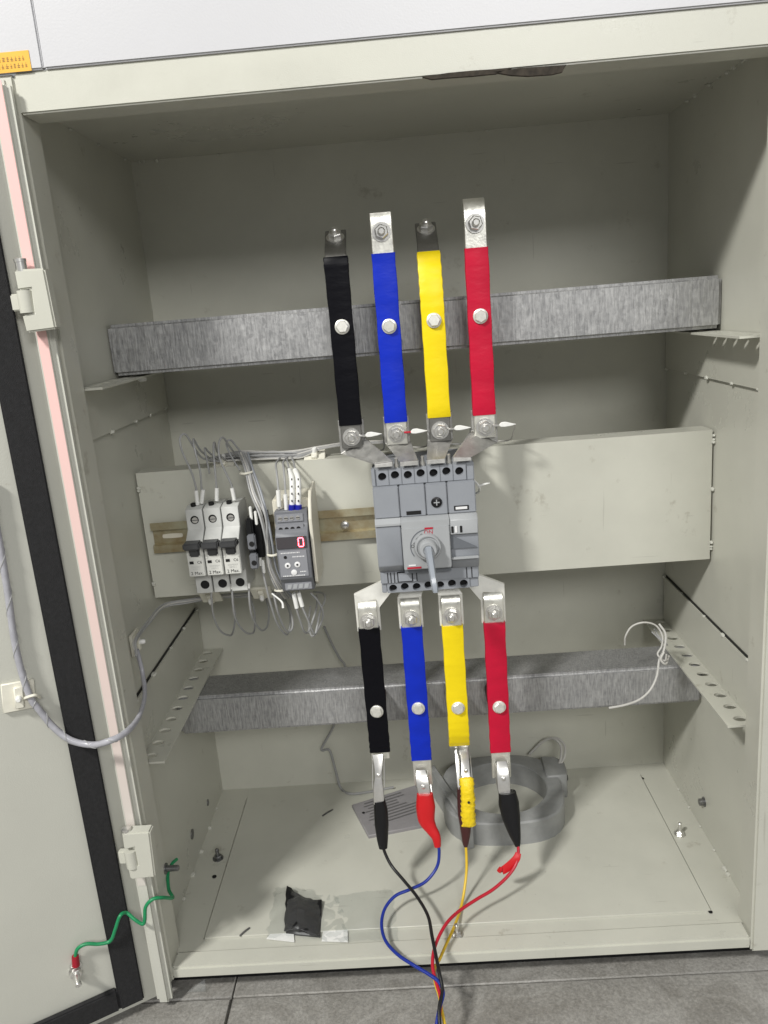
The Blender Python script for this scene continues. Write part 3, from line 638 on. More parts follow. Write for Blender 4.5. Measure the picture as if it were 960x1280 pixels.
# lever: blade standing out of the knob and hanging down
b = B(); secs = [((kc.x, .030, .3995), .0046, .0060), ((kc.x+.0006, .020, .3960), .0036, .0058), ((kc.x+.0014, .010, .3890), .0032, .0054), ((kc.x+.0022, .004, .3800), .0031, .0050), ((kc.x+.0032, -.001, .3705), .0031, .0046), ((kc.x+.0036, -.002, .3670), .0024, .0036)]
rings = []
for i, (p, hw, hd) in enumerate(secs):
    p = Vector(p); q = Vector(secs[min(i+1, len(secs)-1)][0])-Vector(secs[max(i-1, 0)][0]); tv = q.normalized(); xx = Vector((1,0,0)); dn = tv.cross(xx).normalized()
    rings.append([p+xx*hw*sx+dn*hd*sy for sx, sy in ((-1,-.6),(-.6,-1),(.6,-1),(1,-.6),(1,.6),(.6,1),(-.6,1),(-1,.6))])
b.loft(rings).build('lever', LEVER, k)
# lower cover with slits and sockets
B().box(SX0+.0005, SX1-.0005, .0545, .066, .3585, .3712, .0008).build('lower_cover', SWGREY, sw)
for x in (-.0415, -.0385, -.0350, -.0130, .0360, .0410): B().box(x-.0004, x+.0004, .0541, .0548, .3595, .3700).build('slit', HOLE, sw)
B().box(-.0315, -.0175, .0537, .0548, .3600, .3695, .0004).build('lower_tab', SWGREY, sw)
B().box(-.0321, -.0169, .0541, .0547, .3595, .3701).build('tab_gap', HOLE, sw)
xs = sockets('terminal_cover', .3485, .3583, .3530, .0560, 7, -.0430, .0385, .0040)
B().box(SX0+.001, -.0432, .057, .066, .3485, .3583, .0006).build('terminal_cover', SWGREY, sw); B().box(.0387, SX1-.001, .057, .066, .3485, .3583, .0006).build('terminal_cover', SWGREY, sw)
# white tie at its right side
o = B().tube([(.0495, .075, .452), (.0535, .070, .447), (.0545, .078, .440), (.0515, .085, .436)], .0012, 6).tube([(.0535,.070,.447),(.060,.068,.449),(.0640,.068,.4495)], [.0014,.0010,.0004], 6).build('cable_tie', MARK); tag(o, 'white nylon tie end at the right flank of the switch', 'cable tie')

# ================================================================== miniature breakers
MW = .0176
def mcb(x, z0, label):
    t = thing('miniature_breaker', (x, .1145, z0), label, 'breaker', 'miniature breakers on the rail')
    L = lambda b, n, m, p=t: b.build(n, m, p, local=True)
    h = MW/2-.0004
    pr = [(0,.082),(-.028,.0845),(-.041,.082),(-.041,.0620),(-.0535,.0535),(-.0570,.0480),(-.0570,.0185),(-.0410,.0170),(-.0410,-.0060),(0,-.0060)]
    L(B().prism([(-h, y, z) for y, z in pr], (2*h, 0, 0), .0006), 'housing', MCBG)
    L(B().box(-h+.0004, h-.0004, -.0580, -.0540, .0180, .0400, .0006), 'label_panel', MCBW)
    for s in (-1, 1): L(B().box(min(s*.0052, s*(h-.0003)), max(s*.0052, s*(h-.0003)), -.0585, -.0500, .0350, .0500, .0008), 'toggle_cheek', MCBW)
    tg = L(B().box(-.0050, .0050, -.0600, -.0500, .0385, .0500, .0012), 'toggle', TOGG)
    L(B().box(-h, h, -.0680, -.0545, .0475, .0545, .0014), 'toggle_bar', TOGG, tg)
    L(B().lathe((0, -.0408, .0715), (0,-1,0), [(.0042,0),(.0042,.0004)], 18), 'screw_recess', HOLE)
    s_ = L(B().lathe((.0004, -.0411, .0712), (0,-1,0), [(.0030,0),(.0030,.0006)], 16), 'terminal_screw', STEEL)
    L(B().box(-.0026, .0034, -.0420, -.0416, .0708, .0716), 'screw_slot', DSTEEL, s_)
    L(B().lathe((.0012, -.0410, .0032), (0,-1,0), [(.0046,0),(.0044,.0004)], 18), 'lower_socket', HOLE)
    L(B().box(-.0062, -.0022, -.0584, -.0578, .0310, .0338), 'indicator', HOLE)
    text('rating_print', 'C6', (.0038, -.0582, .0324), .0040, INK, t, local=True)
    text('rating_print', '230/400V', (0, -.0582, .0278), .0026, MCBG, t, local=True)
    text('rating_print', '6000 3', (0, -.0582, .0254), .0026, MCBG, t, local=True)
    text('maker_print', '2 Max.', (0, -.0582, .0212), .0046, INK, t, local=True)
    L(B().lathe((-.0015, -.032, .083), (0,-.1,1), [(.0028,0),(.0028,.0035)], 10), 'upper_socket', HOLE)
    return t
mx = [-.2290, -.2110, -.1930]
for x, l in zip(mx, ('white miniature breaker with two wires on top, leftmost of three', 'middle one of the three white miniature breakers', 'white miniature breaker at the right, next to the small black terminal')): mcb(x, .3615, l)
# small black terminal block beside them
tb = thing('terminal_block', (-.170, .1145, .38), 'small black two screw terminal block between breakers and display relay', 'terminal block')
B().box(-.1765, -.1700, .062, .1145, .3850, .4330, .0015).build('body', BLACK, tb); B().box(-.1698, -.1620, .070, .1145, .3900, .4300, .0015).build('body', BLACK, tb)
for z in (.4085, .3890):
    B().box(-.1760, -.1680, .0575, .064, z-.0065, z+.0090, .0012).build('clamp', RELG, tb); B().lathe((-.1718, .0574, z), (0,-1,0), [(.0026,0),(.0026,.0004)], 14).build('socket', HOLE, tb)
for x, z in ((-.171, .436), (-.1665, .431), (-.165, .3805)): B().box(x-.0013, x+.0013, .066, .069, z-.006, z+.008, .0006).build('wire_marker', MARK, tb)

# ================================================================== display relay
rl = thing('display_relay', (-.128, .1145, .355), 'dark grey relay with red digit display, round keys and cream flank', 'relay')
B().box(-.1500, -.1135, .0720, .1145, .3560, .4480, .0015).build('housing', CREAM, rl)
B().prism([(-.1135, .055, .4300), (-.1135, .056, .3660), (-.1135, .066, .3600), (-.1135, .1100, .3620), (-.1135, .1100, .4560), (-.1135, .075, .4540), (-.1135, .066, .4480)], (.0032, 0, 0), .0006).build('side_cover', CREAM, rl)
fx0, fx1 = -.1470, -.1148
B().prism([(fx0, .0740, .4385), (fx0, .0600, .4385), (fx0, .0600, .4250), (fx0, .0540, .4200), (fx0, .0500, .4150), (fx0, .0500, .3720), (fx0, .0550, .3680), (fx0, .0580, .3570), (fx0, .0740, .3570)], (fx1-fx0, 0, 0), .0008).build('front_case', RELG, rl)
B().box(fx0+.002, fx1-.004, .0588, .0602, .4275, .4355, .0005).build('terminal_strip', RELP, rl)
B().box(fx0+.002, fx1-.004, .0560, .0600, .4172, .4250, .0005).build('terminal_strip', RELP, rl)
for i in range(4):
    x = fx0+.0055+.0058*i
    s_ = B().lathe((x, .0588, .4315), (0,-1,0), [(.0021,0),(.0021,.0005)], 12).build('terminal_screw', STEEL, rl); B().box(x-.0018, x+.0018, .0580, .0583, .4312, .4318).build('screw_slot', HOLE, s_)
    B().lathe((x, .0560, .4212), (0,-1,0), [(.0022,0),(.0020,.0004)], 12).build('socket', HOLE, rl)
ds = B().box(fx0+.001, fx1-.002, .0489, .0502, .4035, .4150, .0003).build('display', LEDW, rl)
dcx, dcz, dy = fx1-.0075, .4093, .0486
b = B(); a, hh, th = .0024, .0043, .0008
for s_ in (-1, 1):
    b.box(dcx-a+.0003, dcx+a-.0003, dy, dy+.0004, dcz+s_*hh-th/2, dcz+s_*hh+th/2)
    b.box(dcx+s_*a-th/2, dcx+s_*a+th/2, dy, dy+.0004, dcz+.0003, dcz+hh-.0005); b.box(dcx+s_*a-th/2, dcx+s_*a+th/2, dy, dy+.0004, dcz-hh+.0005, dcz-.0003)
b.build('digit', LEDR, ds, smooth=0)
pn = B().box(fx0+.0015, fx1-.003, .0490, .0502, .3745, .4015, .0004).build('key_panel', RELP, rl)
for kx, kz in ((fx0+.0095, .3865), (fx0+.0190, .3870), (fx0+.0150, .3792)):
    kk = B().lathe((kx, .0490, kz), (0,-1,0), [(.0029,0),(.0029,.0006),(.0022,.0009),(0,.0009)], 18).build('key', INKW, pn)
    if kz > .385: B().lathe((kx, .0481, kz), (0,-1,0), [(.0011,0),(.0011,.0002)], 10).build('key_dot', INK, kk)
B().lathe((fx0+.0080, .0490, .3950), (0,-1,0), [(.0016,0),(.0016,.0004)], 12).build('status_lamp', HOLE, pn)
for x0, x1, z in ((fx0+.004, fx1-.010, .3992), (fx0+.0150, fx1-.006, .3950), (fx0+.004, fx1-.008, .3758), (fx0+.021, fx1-.006, .3795)):
    b = B(); x = x0
    while x < x1: w = random.uniform(.0006, .0014); b.box(x, x+w, .0488, .0490, z-.0005, z+.0005); x += w+.0005
    o = b.build('print_line', INKW, pn, smooth=0); o['kind'] = 'stuff'
lt = B().box(fx0+.0035, fx1-.002, .0545, .0575, .3590, .3665, .0004).build('terminal_strip', RELP, rl)
for i in range(4): B().prism([(fx0+.0055+.0056*i+dx, .0545, z) for dx, z in ((0,.3605),(.0040,.3605),(.0052,.3650),(.0012,.3650))], (0,-.0006,0)).build('socket_frame', SWLIGHT, lt)

# ================================================================== wiring
def wire(pts, r, m, label, group=None, markers=(), name='wire', cat='wire', n=7):
    P = [at(*p) for p in pts]
    if markers:
        t = thing(name, P[0], label, cat, group); B().tube(P, r, n).build('conductor', m, t)
        for (x0, y0, x1, y1, Y, rr, mm) in markers: B().tube([at(x0, y0, Y), at(x1, y1, Y)], rr, 10, 1).build('wire_marker', mm, t)
        return t
    o = B().tube(P, r, n).build(name, m); return tag(o, label, cat, group)
G1 = 'grey control wires'
wire([(247,630,.085),(246,615,.083),(240,592,.080),(228,565,.078),(225,548,.080),(232,543,.085),(243,560,.095),(254,573,.110),(275,577,.126)], .00105, WGREY, 'grey wire looping highest over the leftmost breaker', G1, [(247,631,245,613,.083,.0021,MARK)])
wire([(253,630,.085),(252,612,.083),(250,588,.082),(243,560,.085),(242,549,.092),(250,562,.105),(264,575,.126)], .00105, WGREY, 'grey wire rising from the second marker of the leftmost breaker', G1, [(252,629,254,612,.083,.0021,MARK)])
wire([(271,627,.085),(271,612,.083),(269,590,.082),(267,565,.09),(268,553,.10),(272,565,.115),(282,575,.128)], .00105, WGREY, 'grey wire rising from the middle breaker', G1, [(271,626,271,610,.083,.0021,MARK)])
wire([(292,625,.085),(290,608,.083),(281,588,.08),(274,570,.082),(274,553,.088),(279,547,.095),(287,558,.108),(296,570,.126)], .00105, WGREY, 'grey wire arching over the cable mount from the right breaker', G1, [(293,625,290,610,.083,.0021,MARK)])
# main bundle on the plate's top flange
bd = thing('wire_bundle', at(340, 570, .130), 'bundle of grey wires lying along the top of the mounting plate', 'wire bundle')
for i in range(13):
    dy = random.uniform(-6, 6); d2 = random.uniform(-5, 5)
    B().tube([at(262+6*(i % 3), 574+dy*.5, .132), at(300, 570+dy, .128+.001*i), at(340, 569+d2, .126+.001*i), at(372, 568+dy*.8, .129), at(400, 560+dy*.3, .132), at(440, 554+d2*.3, .135), at(500, 552+dy*.2, .138)], .0010, 6).build('conductor', WGREY if i % 4 else WPALE, bd)
sl = thing('wire_bundle', at(325, 640, .08), 'bundle of grey wires falling between black terminal block and display relay', 'wire bundle')
for i in range(5):
    e = i*3.0; J = lambda k: random.uniform(-k, k)
    B().tube([at(298+e, 566, .126), at(306+e*.8, 585, .10+J(.004)), at(314+e*.9+J(2.5), 615, .078+J(.006)), at(327+e*.6+J(3.5), 645, .066+J(.006)), at(332+e*.6+J(1.5), 680, .061+J(.003)), at(335+e*.8+J(3), 710, .066+J(.005)), at(345+e*1.0, 735, .075), at(352+e*1.4, 748, .095)], .00115, 6).build('conductor', (WGREY, WPALE, WGREY, WGREY, SWGREY)[i], sl)
for x, y, dx, Y in ((308,591,7,.094),(342,693,7,.058),(352,737,8,.078)):
    a, b_ = at(x-dx, y+1, Y), at(x+dx, y-1, Y)
    B().tube([a+Vector((0,.004,0)), a, (a+b_)/2+Vector((0,-.004,0)), b_, b_+Vector((0,.004,0))], .0012, 6).build('tie', NYLON, sl)
B().tube([at(340,742,.07), at(352,752,.062), at(354,760,.06)], [.0008,.0010,.0013], 6).build('tie_end', MARK, sl)
# relay top wires
for k, (x, y0, y1, xt, yt, rr, mm) in enumerate(((349,633,613,346,580,.0022,MARK),(358,637,618,355,578,.0020,MARK))):
    wire([(x,637,.066),(x-1,y1,.068),(xt,yt+12,.075),(xt-1,yt,.095),(xt+4,572,.128)], .00105, WGREY, ('grey wire with a wide white marker at the relay top left', 'grey wire with a short white marker on the relay top')[k], 'relay wires', [(x,y0,x-1.5,y1,.0668,rr,mm)])
for k, (x, xt) in enumerate(((364.5, 362.5), (372.5, 370))):
    t = thing('wire', at(x, 637, .066), ('left','right')[k]+' one of two white sleeved wires with blue ferrules on the relay', 'wire', 'relay wires')
    B().tube([at(x+.5,632,.066), at(x+.8,615,.068), at(x,598,.075), at(xt-1,588,.088)], .0027, 10).build('marker_sleeve', MARK, t)
    B().tube([at(x+.5,644,.064), at(x+.5,631,.064)], .0034, 12, 1).build('ferrule', FERB, t)
    B().tube([at(xt-1,588,.088), at(xt-3,578,.105), at(xt-6,571,.128)], .0010, 6).build('conductor', WGREY, t)
    b = B()
    for q in range(4): p = at(x+.6-.1*q, 626-9*q, .0635+.0012*q*q*.4); b.box(p.x-.0006, p.x+.0006, p.y-.0010, p.y, p.z-.0009, p.z+.0009)
    b.build('marker_print', INK, t, smooth=0)
# loops below
def loop(pts, label, markers=(), r=.0011, m=WGREY): wire(pts, r, m, label, 'wire loops below the plate', markers)
loop([(264,733,.076),(264.5,750,.078),(267,770,.085),(275,788,.10),(285,794,.115),(291,791,.130),(294,770,.150),(290,748,.160)], 'grey wire loop hanging below the leftmost breaker', [(264,737,264,731,.076,.0016,MARK)])
loop([(290,732,.076),(291,752,.078),(294,772,.086),(303,787,.10),(312,792,.115),(318,788,.130),(318,765,.150),(312,745,.160)], 'grey wire loop hanging below the middle breaker', [(290,736,290,730,.076,.0016,MARK)])
loop([(311,731,.076),(312,752,.078),(315,770,.086),(322,783,.10),(329,788,.115),(335,780,.135),(336,760,.150),(330,742,.160)], 'grey wire loop hanging below the right breaker', [(311,735,311,729,.076,.0016,MARK)])
loop([(326,703,.070),(331,725,.070),(337,750,.074),(346,778,.086),(356,792,.10),(361,790,.115),(363,770,.135),(355,745,.155)], 'long grey wire loop hanging from the black terminal block', [(326,707,325,697,.070,.0016,MARK)])
loop([(368,740,.066),(370,758,.066),(375,775,.072),(380,789,.080),(385,790,.09),(390,778,.10),(396,758,.115),(396,744,.14)], 'grey wire loop with a white marker under the relay, left one', [(367,742,371,760,.066,.0022,MARK)])
loop([(374,739,.066),(377,756,.066),(385,775,.070),(393,793,.078),(396,785,.085),(400,765,.095),(406,750,.11),(404,742,.13),(392,740,.15)], 'grey wire loop with a white marker under the relay, right one', [(373,741,378,758,.066,.0022,MARK)])
wire([(300,588,.100),(290,572,.105),(283,556,.112),(288,550,.118),(297,560,.124),(305,570,.130)], .0010, WGREY, 'short grey wire arch over the bundle right of the breakers', G1)
wire([(262,592,.100),(258,572,.108),(256,560,.115),(262,566,.122),(274,575,.130)], .0010, WGREY, 'short grey wire arch above the first two breakers', G1)
loop([(342,742,.085),(346,760,.085),(352,778,.09),(360,790,.10),(366,782,.11),(362,760,.13),(352,746,.15)], 'grey wire loop just left of the relay markers')
loop([(388,741,.09),(398,752,.09),(404,768,.094),(398,786,.10),(390,795,.105),(386,780,.12),(388,758,.14)], 'slack grey wire loop at the right under the relay')
# run along plate bottom to the wall, cable tie mounts
def mount(name, c, ux, uz, nrm, sz, label, th=.003):
    ux = Vector(ux).normalized(); nrm = Vector(nrm).normalized(); uz = nrm.cross(ux).normalized(); t = thing(name, c, label, 'cable mount', 'adhesive cable mounts'); c = Vector(c); s = sz/2
    B().prism([c+ux*a*s+uz*b_*s for a, b_ in ((-1,-1),(1,-1),(1,1),(-1,1))], nrm*th, .0006).build('base', NYLON, t)
    B().prism([c+ux*a*s*.28+uz*b_*s*.75+nrm*th for a, b_ in ((-1,-1),(1,-1),(1,1),(-1,1))], nrm*.0035, .0008).build('bridge', NYLON, t)
    B().lathe(c+nrm*(th+.003), nrm+ux*.2, [(.0024,0),(.0026,.004),(.0016,.0058)], 10).build('tie_head', MARK, t)
    return t
p = at(281, 580, .135); mount('cable_mount', (p.x, .134, .4765), (1,0,0), None, (0,-.42,.9), .022, 'cream cable mount on the plate top above the middle breaker')
p = at(394, 571, .135); mount('cable_mount', (p.x, .134, .4765), (1,0,0), None, (0,-.42,.9), .022, 'cream cable mount on the plate top left of the black bus bar')
p = at(267, 748, .135); mount('cable_mount', (p.x, .126, .3350), (1,0,0), None, (0,-.75,-.66), .022, 'cream cable mount under the plate below the leftmost breaker')
p = at(330, 744, .135); mount('cable_mount', (p.x, .126, .3350), (1,0,0), None, (0,-.75,-.66), .022, 'cream cable mount under the plate below the black terminal block')
p = atx(167, 803, -.2995); mount('cable_mount', p, (0,1,0), None, (1,0,0), .022, 'cream cable mount on the left side wall below the plate')
p = atd(23, 869, .0003); mount('cable_mount', p, DU+Vector((0,0,.10)), None, DN, .026, 'square white cable mount stuck on the door')
# cable from plate to door
wp = [at(350,742,.150), at(310,744,.145), at(270,747,.140), at(235,752,.135), at(205,758,.118), atx(188,775,-.290), atx(170,800,-.290), atx(171,816,-.290)+Vector((.002,-.006,0))]
cb = thing('control_cable', wp[0], 'grey spiral wrapped cable drooping from the cabinet side wall across to the door', 'cable')
for k in range(3): B().tube([p+Vector((random.uniform(-.0015,.0015), random.uniform(-.0015,.0015), .0015*k-.001)) for p in wp], .0011, 6).build('conductor', WGREY if k != 1 else WPALE, cb)
cp = [atx(171,812,-.291), at(178,840,.030), at(181,868,.005), at(174,895,-.030), at(158,915,-.062), at(137,926,-.075), atd(115,931,.028), atd(88,925,.018), atd(66,908,.012), atd(48,886,.010), atd(38,872,.009), atd(27,840,.006), atd(18,800,.005), atd(11,750,.005), atd(4,705,.005), atd(-4,660,.005), atd(-14,600,.005)]
B().tube(cp, [.0022]*4+[.0029]*14, 12).build('wrap', WRAP, cb)
P = spline(cp, 10); b = B(); hel = []
for i in range(40, len(P)-1):
    tv = (P[i+1]-P[i]).normalized(); u = tv.cross(Vector((0,1,0))).normalized(); w = tv.cross(u); a = i*.55
    hel.append(P[i]+(u*math.cos(a)+w*math.sin(a))*.0029)
B().tube(hel, .0005, 5, 1).build('wrap_edge', WGREY, cb)
a = atd(40, 876, .013); B().tube([atd(30,874,.003), atd(33,872,.011), atd(44,869,.013), atd(50,872,.006)], .0013, 6).build('tie', NYLON, cb)
# green earth wire
ew = thing('earth_wire', at(215, 1076, -.01), 'green earth wire zigzagging from the cabinet post to the door stud', 'earth wire')
gp = [at(221,1074,.012), at(215,1080,.004), at(210,1092,-.004), at(211,1112,-.020), at(216,1122,-.032), at(204,1122,-.046), at(191,1124,-.052), at(182,1134,-.054), at(181,1150,-.056), at(178,1155,-.056), at(168,1149,-.056), at(158,1141,-.054), atd(150,1145,.015), atd(144,1162,.014), atd(138,1176,.012), atd(124,1180,.010), atd(108,1180,.008), atd(97,1186,.006), atd(94,1196,.005)]
B().tube(gp, .0017, 10).build('conductor', WGREEN, ew)
B().tube([atd(94,1195,.005), atd(95,1207,.005)], [.0032,.0036], 12, 1).build('ferrule', mat('ferrule_red', (.33,.006,.02), .4), ew)
p = atd(95, 1210, .0034); B().lathe(p-DN*.0022, DN, [(.0056,0),(.0056,.0012)], 18).build('ring_tongue', STEEL, ew)
p = at(205,1074,.003); B().lathe(Vector((-.2860, -.006, atx(212,1076,-.285).z)), (1,0,0), [(.0055,0),(.0055,.0012),(.0030,.0012),(.0030,.013),(.002,.014)], 14).build('stud', DSTEEL, cab)

# pale wire tied to the right rail
tw = thing('tied_wire', atz(828, 790, .218), 'loose pale wire knotted to the right perforated rail, its end hanging free', 'wire')
B().tube([at(781,806,.125), at(782,795,.12), at(790,783,.12), at(805,778,.12), at(820,782,.122), at(828,795,.118), at(827,808,.110), at(822,818,.105), at(831,826,.10), at(833,818,.098)], .0010, 8).build('conductor', WPALE, tw)
B().tube([at(824,780,.125), at(832,793,.115), at(830,812,.105), at(824,825,.100), at(821,845,.095), at(813,862,.09), at(800,874,.085), at(782,881,.08), at(761,885,.078)], .0012, 8).build('conductor', WPALE, tw)
B().tube([at(815,790,.13), at(826,800,.115), at(834,806,.118), at(824,796,.13), at(818,786,.135)], .0009, 8).build('conductor', WGREY, tw)
B().tube([at(830,815,.10), at(826,824,.098), at(832,830,.098), at(836,820,.11)], .0012, 8).build('conductor', WPALE, tw)
# grey cable behind the lower bar and along the back
o = B().tube([at(405,783,.26), at(415,805,.262), at(424,822,.262), at(432,840,.264), at(420,900,.266), at(402,936,.268), at(412,938,.264), at(420,965,.262), at(426,985,.258), atz(438,992,.004), atz(460,990,.003), atz(492,984,.003)], .0016, 8).build('back_cable', WGREY); tag(o, 'thin grey cable hanging down the back wall to the cabinet floor', 'cable')

# ================================================================== floor items in the cabinet
ct = thing('current_transformer', (.068, .196, .001), 'grey ring current transformer lying flat on the cabinet floor', 'transformer')
cx, cy, R0, R1, hh = .0735, .1930, .0745, .0555, .032
b = B(); n = 48; rings = []
for r, z in ((R1,.0012),(R0,.0012),(R0,hh-.0025),(R0-.0012,hh-.0004),(R0-.0025,hh),(R1+.0015,hh),(R1,hh-.0015),(R1,.0012)):
    k = 2.9 if r > R1+.004 else 2.0
    rings.append([Vector((cx+r*math.cos(a)*f, cy+r*math.sin(a)*.965*f, z)) for a, f in [(a, (abs(math.cos(a))**k+abs(math.sin(a))**k)**(-1/k)) for a in [2*PI*(j+.5)/n for j in range(n)]]])
t = b.bm; RR = [[t.verts.new(p) for p in r] for r in rings[:-1]]; RR.append(RR[0])
for p_, q_ in zip(RR, RR[1:]):
    for i in range(n): t.faces.new((p_[i], p_[(i+1) % n], q_[(i+1) % n], q_[i]))
bmesh.ops.recalc_face_normals(t, faces=t.faces[:]); b.build('ring', CTG, ct, smooth=28)
B().prism([(-.0175,.240,.0012),(-.008,.2435,.0012),(.0315,.1195,.0012),(.0220,.1165,.0012)], (0,0,.0360), .0012).build('mounting_foot', CTG, ct)
B().prism([(.132,.205,.0012),(.1575,.206,.0012),(.1600,.216,.0012),(.1600,.238,.0012),(.150,.250,.0012),(.132,.252,.0012)], (0,0,.0335), .0015).build('terminal_lug', CTG, ct)
B().lathe((.1598,.222,.020), (1,-.1,0), [(.0034,0),(.0034,.0018)], 14).build('lug_hole', HOLE, ct)
for k in range(2): B().tube([(.150,.232,.028), (.156+.004*k,.236,.040), (.158+.005*k,.246,.052), (.150+.004*k,.255,.058), (.138,.262,.050), (.120,.266,.03)], .0017, 8).build('lead', WPALE, ct)
crd = thing('instruction_plate', (-.066, .188, .001), 'thin grey printed plate lying beside the ring transformer', 'plate')
q = [atz(440,1010,.001), atz(520,985,.001), atz(541,1033,.001), atz(461,1049,.001)]
B().prism(q, (0,0,.0050), .0008).build('board', CARD, crd)
e1 = (q[1]-q[0]); e2 = (q[3]-q[0]); b = B()
for i in range(9):
    f0 = .10+.085*i; a0 = random.uniform(.10, .2); a1 = random.uniform(.6, .92)
    b.prism([q[0]+e1*u+e2*v+Vector((0,0,.0061)) for u, v in ((a0,f0),(a1,f0),(a1,f0+.022),(a0,f0+.022))], (0,0,.0001))
o = b.build('print_line', mat('print_grey', (.155,.15,.15), .6), crd, smooth=0); o['kind'] = 'stuff'
B().lathe(q[0]+e1*.09+e2*.36+Vector((0,0,.0060)), (0,0,1), [(.0018,0),(.0018,.0003)], 10).build('hole', HOLE, crd)
# black folded part in a clear bag
def crumple(corners, nx, ny, amp, hfun, seed):
    rnd = random.Random(seed); P = [[None]*(ny+1) for _ in range(nx+1)]
    for i in range(nx+1):
        for j in range(ny+1):
            u, v = i/nx, j/ny; p = corners[0]*(1-u)*(1-v)+corners[1]*u*(1-v)+corners[2]*u*v+corners[3]*(1-u)*v
            P[i][j] = p+Vector((rnd.uniform(-amp, amp)*.6, rnd.uniform(-amp, amp)*.6, max(0, hfun(u, v)+rnd.uniform(-amp, amp)*.7)))
    return P
def grid(b, P):
    V = [[b.bm.verts.new(p) for p in r] for r in P]
    for i in range(len(V)-1):
        for j in range(len(V[0])-1): b.bm.faces.new((V[i][j], V[i+1][j], V[i+1][j+1], V[i][j+1]))
    return b
Z = .0012
kq = [atz(356,1168,Z), atz(399,1172,Z), atz(402,1131,Z), atz(360,1119,Z)]
o = grid(grid(B(), crumple(kq, 9, 9, .0016, lambda u, v: .0045+.004*math.sin(u*4+v*2)+.003*v, 3)), crumple([p+Vector((.001,.001,.0)) for p in kq], 3, 3, 0, lambda u, v: .0005, 4))
o = o.build('black_cover', BLACK, None, smooth=25); tag(o, 'crumpled black plastic cover in the clear bag on the cabinet floor', 'plastic cover')
o.modifiers.new('thick', 'SOLIDIFY').thickness = .0016
bag = thing('plastic_bag', atz(385,1150,Z), 'crumpled clear plastic bag holding the black cover', 'plastic bag')
bq = [atz(333,1173,Z), atz(438,1178,Z), atz(424,1122,Z), atz(343,1110,Z)]
ob = grid(B(), crumple(bq, 18, 14, .0030, lambda u, v: .0135*max(0, math.sin(min(1, u*1.35)*PI))*(.4+.6*math.sin(v*PI)), 5)).build('film', CLEAR, bag, smooth=60)
bq2 = [atz(432,1178,Z), atz(498,1177,Z), atz(492,1113,Z), atz(418,1121,Z)]
ob = grid(B(), crumple(bq2, 9, 9, .0015, lambda u, v: .003*math.sin(u*PI), 6)).build('film', CLEAR, bag, smooth=60)
wh = [atz(333,1174,.0008), atz(368,1178,.0008), atz(366,1150,.0008), atz(352,1150,.0008)]
B().prism(wh, (0,0,.0006)).build('bag_highlight', MARK, bag); B().prism([atz(402,1177,.0008), atz(435,1178,.0008), atz(434,1147,.0008), atz(406,1150,.0008)], (0,0,.0006)).build('bag_highlight', MARK, bag)  # white slabs painted in as the bag's bright highlights
for a, e, l in (((300,1170),(312,1160),'tiny wire offcut near the front left of the cabinet floor'),((403,1020),(416,1012),'tiny wire offcut behind the bag on the cabinet floor')):
    o = B().tube([atz(*a,.002), (atz(*a,.002)+atz(*e,.002))/2+Vector((0,0,.0006)), atz(*e,.002)], .0011, 6).build('wire_offcut', DSTEEL); tag(o, l, 'offcut', 'wire offcuts')
o = B().prism([atz(234,1240,FZ+.003), atz(256,1224,FZ+.012), atz(257,1239,FZ+.003)], (.0002,0,.0004)).build('plastic_scrap', CLEAR); tag(o, 'small clear plastic scrap on the tiles by the door corner', 'scrap')

# ================================================================== test leads
def oval(path, secs, n=14, sq=2.6):
    # path of points, secs of (half width, half depth): rounded-rectangle loft
    rings = []
    for i, p in enumerate(path):
        tv = (path[min(i+1, len(path)-1)]-path[max(i-1, 0)]).normalized(); xx = (Vector((1,0,0))-tv*tv.x).normalized(); dn = tv.cross(xx)
        a_, d_ = secs[i]; rg = []
        for j in range(n):
            t = 2*PI*j/n; c, s = math.cos(t), math.sin(t)
            rg.append(p+xx*a_*math.copysign(abs(c)**(2/sq), c)+dn*d_*math.copysign(abs(s)**(2/sq), s))
        rings.append(rg)
    b = B().loft(rings); bmesh.ops.recalc_face_normals(b.bm, faces=b.bm.faces[:]); return b
def lead(label, jaws, boot, bsec, wirep, mj, mb, mw, extra=None, wr=.0017):
    t = thing('test_lead', at(*wirep[0]), label, 'test lead', 'test leads clipped to the lower bus bars')
    for (pth, sec) in jaws: oval([at(*p) for p in pth], sec, 10, 4).build('jaw', mj, t)
    if boot: oval(spline([at(*p) for p in boot], 4), [bsec[0]]*0+[tuple(bsec[min(int(i/4), len(bsec)-2)][k]*(1-(i/4-min(int(i/4), len(bsec)-2)))+bsec[min(int(i/4), len(bsec)-2)+1][k]*(i/4-min(int(i/4), len(bsec)-2)) for k in (0,1)) for i in range((len(boot)-1)*4+1)], 16, 2.4).build('boot', mb, t)
    a0 = at(*jaws[0][0][2]); B().lathe(a0+Vector((0,-.0024,0)), (0,-1,.1), [(.0024,-.0006),(.0024,.0006),(.0012,.0014)], 12).build('rivet', STEEL, t)
    q0, q1 = at(*jaws[0][0][1]), at(*jaws[0][0][3])
    for sx in (-1, 1): B().prism([q0+Vector((sx*.0058, .0005, 0)), q0+Vector((sx*.0066, .0110, .002)), q1+Vector((sx*.0066, .0105, 0)), q1+Vector((sx*.0060, 0, 0))], (sx*.0006, 0, 0)).build('jaw_wing', STEEL, t)
    B().tube([at(*p) for p in wirep], wr, 10).build('cable', mw, t)
    if extra: extra(t)
    return t
EX = [(549,1235,-.088),(551,1262,-.105),(554,1300,-.125),(556,1345,-.15)]
